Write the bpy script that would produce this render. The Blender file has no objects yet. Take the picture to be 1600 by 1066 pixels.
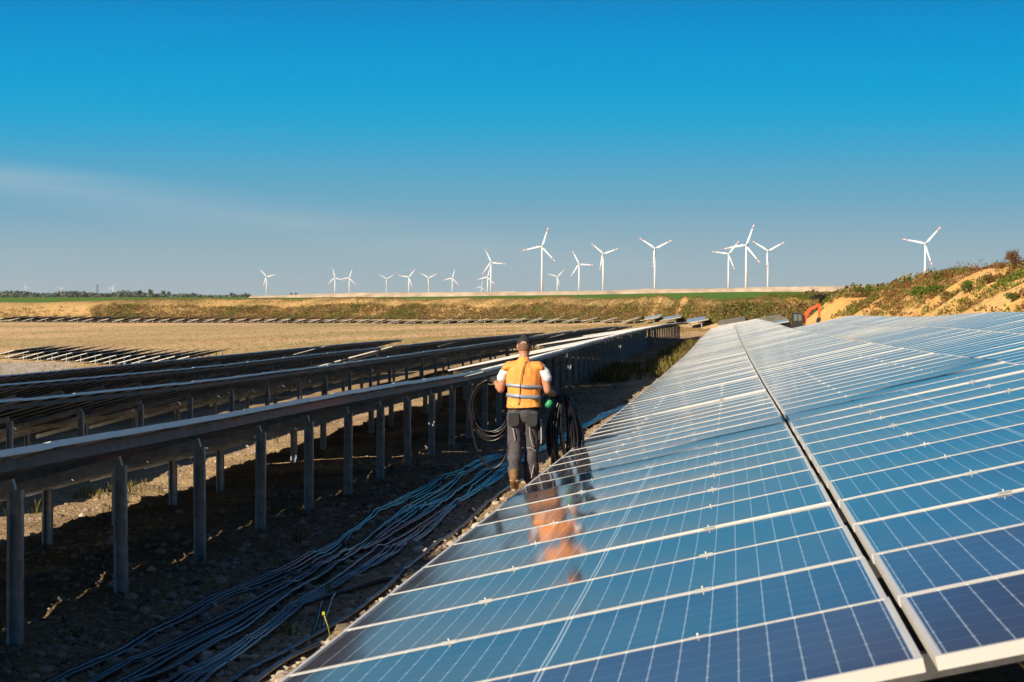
import bpy, bmesh, math, random
import numpy as np
from mathutils import Vector, Matrix
random.seed(7); np.random.seed(7)
S = bpy.context.scene
COL = S.collection
R = math.radians
# ------------------------------------------------------------------ camera, world, sun
CZ = 2.3                       # camera height; ground and structures are measured as depth H below the camera
F = 3088.0                     # focal length in pixels of a 1600 px wide frame
PSI = math.atan(338.0/F); PIT = math.atan(71.0/F)
cam = bpy.data.cameras.new('camera'); cob = bpy.data.objects.new('camera', cam); COL.objects.link(cob)
cam.sensor_width = 36; cam.lens = F/1600*36; cam.clip_start = .1; cam.clip_end = 60000
cob.location = (0, 0, CZ); cob.rotation_euler = (math.pi/2-PIT, 0, PSI)
cam.dof.use_dof = True; cam.dof.focus_distance = 22.0; cam.dof.aperture_fstop = 9.0
S.camera = cob
SUN_EL = R(28); SX, SY = .62, .785
sun = bpy.data.lights.new('sun', 'SUN'); sun.energy = 5.0; sun.angle = R(.5); sun.color = (1, .86, .66)
so = bpy.data.objects.new('sun', sun); COL.objects.link(so)
sd = Vector((SX*math.cos(SUN_EL), SY*math.cos(SUN_EL), -math.sin(SUN_EL)))
so.rotation_euler = sd.to_track_quat('-Z', 'Y').to_euler()
W = bpy.data.worlds.new('World'); S.world = W; W.use_nodes = True
def build_world():
    nt = W.node_tree; nt.nodes.clear(); N = nt.nodes.new; L = nt.links.new
    out = N('ShaderNodeOutputWorld'); bg = N('ShaderNodeBackground')
    sky = N('ShaderNodeTexSky'); sky.sky_type = 'NISHITA'; sky.sun_disc = False
    sky.sun_elevation = SUN_EL; sky.sun_rotation = math.atan2(-SX, -SY)
    sky.air_density = 1.0; sky.dust_density = .4; sky.ozone_density = 2.5
    tc = N('ShaderNodeTexCoord'); sep = N('ShaderNodeSeparateXYZ'); L(tc.outputs['Generated'], sep.inputs[0])
    ramp = N('ShaderNodeValToRGB'); L(sep.outputs['Z'], ramp.inputs[0])
    cr = ramp.color_ramp; cr.interpolation = 'B_SPLINE'
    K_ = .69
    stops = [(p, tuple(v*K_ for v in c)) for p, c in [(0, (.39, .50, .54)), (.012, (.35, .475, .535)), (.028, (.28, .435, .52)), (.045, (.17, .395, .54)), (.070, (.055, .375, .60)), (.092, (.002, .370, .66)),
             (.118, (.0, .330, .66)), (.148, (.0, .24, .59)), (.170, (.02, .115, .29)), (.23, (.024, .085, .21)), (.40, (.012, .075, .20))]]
    while len(cr.elements) < len(stops): cr.elements.new(.5)
    for e, (p, c) in zip(cr.elements, stops): e.position = p; e.color = (*c, 1)
    # thin high cloud low in the west
    mp = N('ShaderNodeMapping'); mp.inputs['Scale'].default_value = (1.1, 1.1, 46); mp.inputs['Rotation'].default_value = (0, R(-4), 0)
    L(tc.outputs['Generated'], mp.inputs[0])
    nz = N('ShaderNodeTexNoise'); nz.inputs['Scale'].default_value = 2.3; nz.inputs['Detail'].default_value = 7; nz.inputs['Roughness'].default_value = .55
    L(mp.outputs[0], nz.inputs['Vector'])
    r2 = N('ShaderNodeMapRange'); r2.inputs[1].default_value = .25; r2.inputs[2].default_value = .62; L(nz.outputs[0], r2.inputs[0])
    # confine the wisp: elevation about 2-4 degrees, left part of the view
    ez = N('ShaderNodeMath'); ez.operation = 'MULTIPLY_ADD'; ez.inputs[1].default_value = .136; L(sep.outputs['X'], ez.inputs[0]); L(sep.outputs['Z'], ez.inputs[2])
    d1 = N('ShaderNodeMath'); d1.operation = 'SUBTRACT'; d1.inputs[1].default_value = .008; L(ez.outputs[0], d1.inputs[0])
    d2 = N('ShaderNodeMath'); d2.operation = 'ABSOLUTE'; L(d1.outputs[0], d2.inputs[0])
    d3 = N('ShaderNodeMapRange'); d3.inputs[1].default_value = .013; d3.inputs[2].default_value = .0; L(d2.outputs[0], d3.inputs[0])
    xl = N('ShaderNodeMapRange'); xl.inputs[1].default_value = .08; xl.inputs[2].default_value = -.34; L(sep.outputs['X'], xl.inputs[0])
    m1 = N('ShaderNodeMath'); m1.operation = 'MULTIPLY'; L(d3.outputs[0], m1.inputs[0]); L(xl.outputs[0], m1.inputs[1])
    m2 = N('ShaderNodeMath'); m2.operation = 'MULTIPLY'; L(m1.outputs[0], m2.inputs[0]); L(r2.outputs[0], m2.inputs[1])
    m3 = N('ShaderNodeMath'); m3.operation = 'MULTIPLY'; m3.inputs[1].default_value = .45; L(m2.outputs[0], m3.inputs[0])
    mc = N('ShaderNodeMix'); mc.data_type = 'RGBA'; L(m3.outputs[0], mc.inputs['Factor']); L(ramp.outputs[0], mc.inputs['A']); mc.inputs['B'].default_value = (.34, .39, .42, 1)
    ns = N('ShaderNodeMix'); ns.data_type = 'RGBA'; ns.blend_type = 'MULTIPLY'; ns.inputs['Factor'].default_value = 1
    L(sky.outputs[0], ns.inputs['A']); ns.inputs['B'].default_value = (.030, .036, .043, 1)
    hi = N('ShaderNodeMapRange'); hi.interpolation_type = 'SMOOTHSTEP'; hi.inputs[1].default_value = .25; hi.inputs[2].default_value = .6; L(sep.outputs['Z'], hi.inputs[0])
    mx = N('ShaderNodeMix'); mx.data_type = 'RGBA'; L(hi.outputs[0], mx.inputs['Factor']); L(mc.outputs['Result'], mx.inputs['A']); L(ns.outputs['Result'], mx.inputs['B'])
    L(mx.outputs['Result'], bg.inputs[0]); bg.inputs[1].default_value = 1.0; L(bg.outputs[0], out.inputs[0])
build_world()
S.view_settings.view_transform = 'Standard'; S.view_settings.look = 'None'; S.view_settings.exposure = .55; S.view_settings.gamma = 1
S.render.engine = 'CYCLES'

# ------------------------------------------------------------------ small helpers
def tag(o, label=None, cat=None, group=None, kind=None):
    if label: o['label'] = label
    if cat: o['category'] = cat
    if group: o['group'] = group
    if kind: o['kind'] = kind
    return o
def empty(name, loc, **k):
    o = bpy.data.objects.new(name, None); o.empty_display_size = .2; o.location = loc; COL.objects.link(o); return tag(o, **k)
def me_obj(name, me, parent=None, loc=None, mat=None):
    o = bpy.data.objects.new(name, me); COL.objects.link(o)
    if mat and not me.materials: me.materials.append(mat)
    if loc is not None: o.location = loc
    if parent: o.parent = parent
    return o
class MB:
    """collects boxes, bars, tubes and faces into one mesh"""
    def __init__(s): s.v = []; s.f = []; s.m = []; s.sm = []
    def add(s, vs, fs, mi=0, smooth=False):
        b = len(s.v); s.v += [tuple(v) for v in vs]
        for f in fs: s.f.append(tuple(b+i for i in f)); s.m.append(mi); s.sm.append(smooth)
    def box(s, a, b, mi=0, M=None):
        x0, y0, z0 = a; x1, y1, z1 = b
        vs = [Vector(p) for p in ((x0,y0,z0),(x1,y0,z0),(x1,y1,z0),(x0,y1,z0),(x0,y0,z1),(x1,y0,z1),(x1,y1,z1),(x0,y1,z1))]
        if M: vs = [M@v for v in vs]
        s.add(vs, [(0,3,2,1),(4,5,6,7),(0,1,5,4),(1,2,6,5),(2,3,7,6),(3,0,4,7)], mi)
    def prism(s, poly, a, b, axis=1, mi=0, M=None):
        n = len(poly)
        def P(p, h):
            v = Vector((p[0], h, p[1])) if axis == 1 else (Vector((h, p[0], p[1])) if axis == 0 else Vector((p[0], p[1], h)))
            return M@v if M else v
        vs = [P(p, a) for p in poly]+[P(p, b) for p in poly]
        s.add(vs, [tuple(range(n))[::-1], tuple(range(n, 2*n))]+[(i, (i+1) % n, n+(i+1) % n, n+i) for i in range(n)], mi)
    def tube(s, pts, r, n=6, mi=0, cap=True):
        pts = [Vector(p) for p in pts]; rs = r if isinstance(r, (list, tuple)) else [r]*len(pts)
        vs = []; up = Vector((0, 0, 1))
        for i, p in enumerate(pts):
            d = (pts[min(i+1, len(pts)-1)]-pts[max(i-1, 0)]).normalized()
            if abs(d.dot(up)) > .95: a = d.cross(Vector((1, 0, 0))).normalized()
            else: a = d.cross(up).normalized()
            b = d.cross(a)
            if i and a.dot(pa) < 0 and abs(d.dot(up)) > .9: a, b = -a, -b
            pa = a
            for k in range(n):
                t = 2*math.pi*k/n; vs.append(p+a*(math.cos(t)*rs[i])+b*(math.sin(t)*rs[i]))
        fs = [(i*n+k, i*n+(k+1) % n, (i+1)*n+(k+1) % n, (i+1)*n+k) for i in range(len(pts)-1) for k in range(n)]
        if cap: fs += [tuple(range(n))[::-1], tuple(range((len(pts)-1)*n, len(pts)*n))]
        s.add(vs, fs, mi, True)
    def mesh(s, name, mats=()):
        me = bpy.data.meshes.new(name); me.from_pydata(s.v, [], s.f)
        for m in mats: me.materials.append(m)
        me.polygons.foreach_set('material_index', s.m); me.polygons.foreach_set('use_smooth', s.sm)
        me.update(); return me
    def build(s, name, mats, parent=None, loc=None):
        return me_obj(name, s.mesh(name, mats if isinstance(mats, (list, tuple)) else [mats]), parent, loc)

# value noise, vectorised
def _h(i, j, s):
    v = np.sin(i*127.1+j*311.7+s*74.7)*43758.5453; return v-np.floor(v)
def vn(x, y, s=0):
    x = np.asarray(x, float); y = np.asarray(y, float)
    i = np.floor(x); j = np.floor(y); fx = x-i; fy = y-j; fx = fx*fx*(3-2*fx); fy = fy*fy*(3-2*fy)
    a = _h(i, j, s); b = _h(i+1, j, s); c = _h(i, j+1, s); d = _h(i+1, j+1, s)
    return (a*(1-fx)+b*fx)*(1-fy)+(c*(1-fx)+d*fx)*fy-.5
def fbm(x, y, sc, o=4, s=0):
    r = 0; a = 1.
    for k in range(o): r = r+a*vn(x/sc*2**k+k*5.3, y/sc*2**k+k*1.7, s+k); a *= .5
    return r
def ss(x, a, b):
    t = np.clip((np.asarray(x, float)-a)/(b-a), 0, 1); return t*t*(3-2*t)

# ------------------------------------------------------------------ materials
def mat(name, base=(.5, .5, .5), rough=.6, metal=0., var=0., vscale=8., spec=.5, bump=0., bscale=40., coat=0.):
    m = bpy.data.materials.new(name); m.use_nodes = True; nt = m.node_tree; b = nt.nodes['Principled BSDF']; N = nt.nodes.new; L = nt.links.new
    b.inputs['Roughness'].default_value = rough; b.inputs['Metallic'].default_value = metal; b.inputs['Specular IOR Level'].default_value = spec
    b.inputs['Coat Weight'].default_value = coat
    tc = N('ShaderNodeTexCoord')
    if var:
        nz = N('ShaderNodeTexNoise'); nz.inputs['Scale'].default_value = vscale; nz.inputs['Detail'].default_value = 5; L(tc.outputs['Object'], nz.inputs['Vector'])
        r = N('ShaderNodeMapRange'); r.inputs[1].default_value = .3; r.inputs[2].default_value = .7; L(nz.outputs[0], r.inputs[0])
        mx = N('ShaderNodeMix'); mx.data_type = 'RGBA'; L(r.outputs[0], mx.inputs['Factor'])
        mx.inputs['A'].default_value = (*[c*(1-var) for c in base], 1); mx.inputs['B'].default_value = (*[min(c*(1+var), .95) for c in base], 1)
        L(mx.outputs['Result'], b.inputs['Base Color'])
    else: b.inputs['Base Color'].default_value = (*base, 1)
    if bump:
        n2 = N('ShaderNodeTexNoise'); n2.inputs['Scale'].default_value = bscale; n2.inputs['Detail'].default_value = 6; L(tc.outputs['Object'], n2.inputs['Vector'])
        bp = N('ShaderNodeBump'); bp.inputs['Strength'].default_value = bump; bp.inputs['Distance'].default_value = .02; L(n2.outputs[0], bp.inputs['Height']); L(bp.outputs[0], b.inputs['Normal'])
    return m
ALU = mat('aluminium_frame', (.78, .76, .72), .42, .35, .05, 3)
GALV = mat('galvanised_steel', (.48, .55, .62), .36, .5, .3, 9, bump=.12, bscale=60)
UNDER = mat('panel_backsheet', (.022, .024, .028), .6)
def rail_mat():
    m = mat('mottled_rail', (.12, .105, .10), .5, .4, .5, 6); nt = m.node_tree; N = nt.nodes.new; L = nt.links.new
    b = nt.nodes['Principled BSDF']; src = b.inputs['Base Color'].links[0].from_socket
    tc = N('ShaderNodeTexCoord'); nz = N('ShaderNodeTexNoise'); nz.inputs['Scale'].default_value = .32; nz.inputs['Detail'].default_value = 2; L(tc.outputs['Object'], nz.inputs['Vector'])
    r = N('ShaderNodeMapRange'); r.inputs[1].default_value = .50; r.inputs[2].default_value = .62; L(nz.outputs[0], r.inputs[0])
    mx = N('ShaderNodeMix'); mx.data_type = 'RGBA'; L(r.outputs[0], mx.inputs['Factor']); L(src, mx.inputs['A']); mx.inputs['B'].default_value = (.30, .11, .085, 1)  # red-brown patches over the brown base, placed by coarse noise
    L(mx.outputs['Result'], b.inputs['Base Color']); return m
RAIL = rail_mat()
def glass_mat(name='solar_glass', lo=.04, hi=.10, sheen=.14):
    m = bpy.data.materials.new(name); m.use_nodes = True; nt = m.node_tree; b = nt.nodes['Principled BSDF']; N = nt.nodes.new; L = nt.links.new
    uv = N('ShaderNodeUVMap'); uv.uv_map = 'UVMap'; sep = N('ShaderNodeSeparateXYZ'); L(uv.outputs[0], sep.inputs[0])
    def M(op, a, b_=None, c=None):
        n = N('ShaderNodeMath'); n.operation = op
        for i, x in enumerate((a, b_, c)):
            if x is None: continue
            if isinstance(x, (int, float)): n.inputs[i].default_value = x
            else: L(x, n.inputs[i])
        return n.outputs[0]
    U, V = sep.outputs['X'], sep.outputs['Y']          # metres along the long and the short side
    def dist(x, off, p): return M('ABSOLUTE', M('SUBTRACT', M('FRACT', M('ADD', M('DIVIDE', M('SUBTRACT', x, off), p), .5)), .5))   # 0 on a line, in units of p
    # long side: margin .035, 12 half cells of .0915, centre gap .012
    Uh = M('ABSOLUTE', M('SUBTRACT', U, 1.139)); Us = M('SUBTRACT', Uh, .008)
    du = M('MULTIPLY', dist(Us, 0., .0915), .0915)
    dv = M('MULTIPLY', dist(V, .573, .1835), .1835)
    lu = M('LESS_THAN', du, .0019); lv = M('LESS_THAN', dv, .0013)
    dia = M('LESS_THAN', M('ADD', du, M('MULTIPLY', dv, .55)), .0060)
    cen = M('LESS_THAN', M('ABSOLUTE', M('SUBTRACT', Uh, .0085)), .0036)
    brd = M('GREATER_THAN', Uh, 1.139-.011-.011)
    bv = M('GREATER_THAN', M('ABSOLUTE', M('SUBTRACT', V, .573)), .573-.011-.006)
    line = M('MAXIMUM', M('MAXIMUM', M('MULTIPLY', lu, .8), M('MULTIPLY', lv, .42)), M('MAXIMUM', M('MAXIMUM', dia, cen), M('MAXIMUM', brd, bv)))
    bus = M('LESS_THAN', M('MULTIPLY', dist(V, .573, .0204), .0204), .0006)
    line = M('MAXIMUM', line, M('MULTIPLY', bus, .10))
    oi = N('ShaderNodeObjectInfo')
    cell = N('ShaderNodeMix'); cell.data_type = 'RGBA'; L(oi.outputs['Random'], cell.inputs['Factor']); cell.inputs['A'].default_value = (.020, .013, .026, 1); cell.inputs['B'].default_value = (.030, .019, .034, 1)
    mx = N('ShaderNodeMix'); mx.data_type = 'RGBA'; L(line, mx.inputs['Factor']); L(cell.outputs['Result'], mx.inputs['A']); mx.inputs['B'].default_value = (.48, .55, .60, 1)
    # dust film and specks, and the painted paleness of the far copy
    tc = N('ShaderNodeTexCoord'); nz = N('ShaderNodeTexNoise'); nz.inputs['Scale'].default_value = 1.6; nz.inputs['Detail'].default_value = 6
    geo = N('ShaderNodeNewGeometry'); L(geo.outputs['Position'], nz.inputs['Vector'])
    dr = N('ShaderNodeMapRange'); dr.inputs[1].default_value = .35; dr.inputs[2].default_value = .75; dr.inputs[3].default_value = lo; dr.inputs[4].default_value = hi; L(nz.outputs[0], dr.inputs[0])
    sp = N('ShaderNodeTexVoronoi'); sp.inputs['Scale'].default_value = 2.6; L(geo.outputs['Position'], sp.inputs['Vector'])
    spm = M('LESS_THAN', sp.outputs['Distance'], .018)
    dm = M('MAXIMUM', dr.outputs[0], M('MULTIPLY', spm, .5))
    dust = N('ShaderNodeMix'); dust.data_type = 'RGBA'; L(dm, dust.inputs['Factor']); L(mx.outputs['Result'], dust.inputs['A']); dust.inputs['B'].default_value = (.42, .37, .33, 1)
    L(dust.outputs['Result'], b.inputs['Base Color'])
    b.inputs['Sheen Weight'].default_value = sheen; b.inputs['Sheen Roughness'].default_value = .22; b.inputs['Sheen Tint'].default_value = (1, .86, .72, 1)
    b.inputs['IOR'].default_value = 1.36; b.inputs['Specular IOR Level'].default_value = .5
    rr = N('ShaderNodeMapRange'); rr.inputs[1].default_value = .3; rr.inputs[2].default_value = .7; rr.inputs[3].default_value = .05; rr.inputs[4].default_value = .085; L(nz.outputs[0], rr.inputs[0]); L(rr.outputs[0], b.inputs['Roughness'])
    return m
GLASS = glass_mat(); SKYPALE = glass_mat('sky_pale_glass', .25, .4, .3)  # second one: far copy with pale sky reflection put into its base colour
def ground_mat():
    m = bpy.data.materials.new('ground_soil'); m.use_nodes = True; nt = m.node_tree; b = nt.nodes['Principled BSDF']; N = nt.nodes.new; L = nt.links.new
    b.inputs['Roughness'].default_value = .95; b.inputs['Specular IOR Level'].default_value = .15
    at = N('ShaderNodeVertexColor'); at.layer_name = 'zone'
    geo = N('ShaderNodeNewGeometry')
    def noise(sc, d=6, ro=.6):
        n = N('ShaderNodeTexNoise'); n.inputs['Scale'].default_value = sc; n.inputs['Detail'].default_value = d; n.inputs['Roughness'].default_value = ro; L(geo.outputs['Position'], n.inputs['Vector']); return n.outputs[0]
    a = noise(.9, 8, .65); c = noise(14, 6, .7)
    s1 = N('ShaderNodeMath'); s1.operation = 'ADD'; L(a, s1.inputs[0]); L(c, s1.inputs[1])
    r = N('ShaderNodeMapRange'); r.inputs[1].default_value = .72; r.inputs[2].default_value = 1.28; r.inputs[3].default_value = .62; r.inputs[4].default_value = 1.35; L(s1.outputs[0], r.inputs[0])
    mu = N('ShaderNodeVectorMath'); mu.operation = 'SCALE'; L(at.outputs[0], mu.inputs[0]); L(r.outputs[0], mu.inputs['Scale'])
    vo = N('ShaderNodeTexVoronoi'); vo.inputs['Scale'].default_value = 17; L(geo.outputs['Position'], vo.inputs['Vector'])
    pm = N('ShaderNodeMath'); pm.operation = 'LESS_THAN'; pm.inputs[1].default_value = .22; L(vo.outputs['Distance'], pm.inputs[0])
    pf = N('ShaderNodeMath'); pf.operation = 'MULTIPLY'; L(pm.outputs[0], pf.inputs[0]); pf.inputs[1].default_value = .35
    px = N('ShaderNodeMix'); px.data_type = 'RGBA'; L(pf.outputs[0], px.inputs['Factor']); L(mu.outputs[0], px.inputs['A']); px.inputs['B'].default_value = (.34, .28, .22, 1)
    L(px.outputs['Result'], b.inputs['Base Color'])
    h = N('ShaderNodeMath'); h.operation = 'MULTIPLY_ADD'; h.inputs[1].default_value = -.6; L(vo.outputs['Distance'], h.inputs[0]); L(c, h.inputs[2])
    bp = N('ShaderNodeBump'); bp.inputs['Strength'].default_value = .9; bp.inputs['Distance'].default_value = .05; L(h.outputs[0], bp.inputs['Height']); L(bp.outputs[0], b.inputs['Normal'])
    return m
GROUND = ground_mat()
def leaf_mat(name, a, b_, tr=.25):
    m = bpy.data.materials.new(name); m.use_nodes = True; nt = m.node_tree; b = nt.nodes['Principled BSDF']; N = nt.nodes.new; L = nt.links.new
    geo = N('ShaderNodeNewGeometry'); mx = N('ShaderNodeMix'); mx.data_type = 'RGBA'; L(geo.outputs['Random Per Island'], mx.inputs['Factor'])
    mx.inputs['A'].default_value = (*a, 1); mx.inputs['B'].default_value = (*b_, 1); L(mx.outputs['Result'], b.inputs['Base Color'])
    b.inputs['Roughness'].default_value = .75; b.inputs['Specular IOR Level'].default_value = .2
    t = N('ShaderNodeBsdfTranslucent'); L(mx.outputs['Result'], t.inputs[0]); ms = N('ShaderNodeMixShader'); ms.inputs[0].default_value = tr
    L(b.outputs[0], ms.inputs[1]); L(t.outputs[0], ms.inputs[2]); L(ms.outputs[0], nt.nodes['Material Output'].inputs[0]); return m
L_GREEN = leaf_mat('leaf_green', (.06, .12, .015), (.16, .22, .03))
L_DARK = leaf_mat('leaf_dark', (.02, .03, .018), (.06, .055, .035))
L_OLIVE = leaf_mat('leaf_olive', (.10, .095, .025), (.30, .24, .07))
L_DRY = leaf_mat('leaf_dry', (.20, .13, .05), (.42, .29, .11))
L_RUST = leaf_mat('leaf_rust', (.13, .06, .03), (.26, .13, .05))
L_WOOD = leaf_mat('leaf_far_wood', (.10, .125, .11), (.16, .185, .15))  # leaf colours lightened and blued to paint in distance haze
STONE = leaf_mat('stone', (.14, .11, .085), (.55, .46, .36), 0.)

# ------------------------------------------------------------------ terrain (depth H below the camera)
def sm(Y, xs, ys):
    Y = np.asarray(Y, float); r = 0
    for k in (-1, -.5, 0, .5, 1): r = r+np.interp(Y+k*(.10*np.abs(Y)+.4), xs, ys)
    return r/5
def Emain(Y): return sm(Y, [0, 7.6, 12, 17, 22, 28.5, 36, 45, 57, 83, 115, 195, 260], [1.37, 1.48, 1.545, 1.62, 1.69, 1.80, 1.88, 2.0, 2.13, 2.42, 2.62, 3.22, 4.3])
def E0(Y): return sm(Y, [0, 40, 61, 78, 92, 125, 155, 200], [.12, .36, .50, .64, .98, 1.27, 1.5, 2.4])
def E2(Y): return sm(Y, [0, 10, 12.4, 15.6, 19.2, 23.7, 26.5, 33, 38, 45, 59, 86, 122, 165, 260], [.68, .81, .864, .913, .95, 1.03, 1.09, 1.2, 1.22, 1.24, 1.3, 1.46, 1.75, 2.2, 3.7])
def E3(Y): return sm(Y, [0, 20, 27, 31, 35, 42, 53, 64, 92, 121, 160, 230], [1.0, 1.36, 1.475, 1.55, 1.62, 1.70, 1.80, 1.87, 2.08, 2.22, 2.55, 3.5])
def E4(Y): return sm(Y, [0, 40, 56, 68, 80, 96, 125, 150, 213], [1.3, 1.98, 2.19, 2.30, 2.36, 2.5, 2.7, 3.0, 3.7])
def E5(Y): return sm(Y, [0, 55, 70, 83, 94, 110, 125, 139, 200], [1.7, 2.5, 2.6, 2.7, 2.76, 2.85, 2.93, 3.06, 4.4])
PLEN, PW, PITCH = 2.278, 1.146, 1.154
TLEN = PLEN*2+.032
T_MAIN, T_LEFT = .2212, .262
XLO = -1.714
XK = np.array([-200, -60, -27.4, -23.4, -16.9, -14.6, -10.5, -8.2, -4.2, -1.9, 2.75, 4.7, 9.1, 11.5])
def Hnear(X, Y):
    rows = [12+0*Y, 7.2+.01*Y, E5(Y)+1.62, E5(Y)+1.40, E4(Y)+1.4, E3(Y)+1.66, E3(Y)+1.40, E2(Y)+1.66-.12*ss(Y, 27, 33)-.25*ss(Y, 54, 62)-.15*ss(Y, 82, 90), E2(Y)+1.42, Emain(Y)+.44, Emain(Y)+.16, E0(Y)+1.45, E0(Y)+1.30, E0(Y)+1.30]
    out = np.zeros_like(X); 
    out[:] = rows[-1]
    out = np.where(X < XK[0], rows[0], out)
    for i in range(len(XK)-1):
        f = (X-XK[i])/(XK[i+1]-XK[i]); f = f*f*(3-2*f)*.5+f*.5
        out = np.where((X >= XK[i]) & (X < XK[i+1]), rows[i]*(1-f)+rows[i+1]*f, out)
    return out
TK = [-.368, -.30, -.239, -.11, -.045, -.033, -.012, -.004, .06, .2]
YF = [720, 705, 680, 600, 500, 440, 345, 312, 290, 290]
def Yfront(t): return np.interp(t, TK, YF)
def Hfar(t, Y):
    yf = Yfront(t)
    h0 = np.interp(t, [-.368, -.3, -.2, -.1, -.05, 0, .1], [12, 11, 8.2, 6.0, 5.2, 4.4, 4.2])
    k1 = np.interp(t, [-.03, -.006], [.0143, .0175]); k2 = np.interp(t, [-.1, -.03, -.004], [.0120, .0129, .0130])
    h1 = k1*yf; h2 = k2*(yf+50)
    h3 = np.interp(t, [-.36, -.3, 0, .03], [3.0, 1.5, .9, .3]); 
    h4 = np.interp(t, [-.25, -.14, 0, .1], [1.6, .6, -2.0, -2.4])
    h = np.where(Y < yf, h0+(h1-h0)*np.clip((Y-260)/(yf-260+1e-6), 0, 1), 0)
    h = np.where((Y >= yf), h1+(h2-h1)*np.clip((Y-yf)/50, 0, 1), h)
    e = ss(Y, yf+50, yf+84); h = np.where(Y > yf+50, h2+(h3-h2)*e, h)
    p = ss(Y, yf+84, 1250); h = np.where(Y > yf+84, h3+(h4-h3)*p, h)
    q = ss(Y, 1400, 3200); h = h+(2.6-h)*q
    return h
def crest(Y): return np.interp(Y, [0, 100, 147, 195, 250, 300, 360, 430, 520], [1.0, 1.6, 2.1, 2.5, 2.3, 1.3, .5, -.2, -1.0])
def Hgnd(X, Y):
    X = np.asarray(X, float); Y = np.asarray(Y, float)
    t = X/np.maximum(Y, 5.)
    w = ss(Y, 165, 265)
    h = Hnear(X, np.clip(Y, -20, 300))*(1-w)+Hfar(t, Y)*w
    # spoil mound on the right
    p = ss(X+.6*vn(Y/6., X*0, 3)*2, 11.8, 22+.02*Y)*(1-ss(Y, 400, 520))
    lump = fbm(X, Y, 9., 4, 11)*1.3+fbm(X, Y, 2.2, 3, 17)*.35
    h = h*(1-p)-crest(Y)*p-lump*p*(1-.75*p*ss(X, 20, 30))
    # sand pile by the excavator
    d = np.hypot((X-17.0)/4.6, (Y-318)/16.); h = h-3.3*np.exp(-d*d*1.1)*(Y > 200)
    # roughness of the banks and of the soil
    yf = Yfront(t); bank = ss(Y, yf+46, yf+60)*(1-ss(Y, yf+80, yf+100))
    h = h-bank*(fbm(X, Y, 14., 3, 23)*1.6)
    h = h-fbm(X, Y, 55., 3, 31)*.5*ss(Y, 230, 300)*(1-ss(Y, 1000, 1500))
    near = 1-ss(Y, 60, 140)
    h = h-(fbm(X, Y, 2.6, 3, 5)*.10+fbm(X, Y, .45, 3, 7)*.05)*near
    return h
def Zg(X, Y): return float(CZ-Hgnd(np.array([float(X)]), np.array([float(Y)]))[0])
def knots(dense0, dense1, step, lo, hi, g):
    a = list(np.arange(dense0, dense1, step)); s = step; x = dense0
    pre = []
    while x > lo: s *= g; x -= s; pre.append(x)
    s = step; x = a[-1]; post = []
    while x < hi: s *= g; x += s; post.append(x)
    return np.array(pre[::-1]+a+post)
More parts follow.
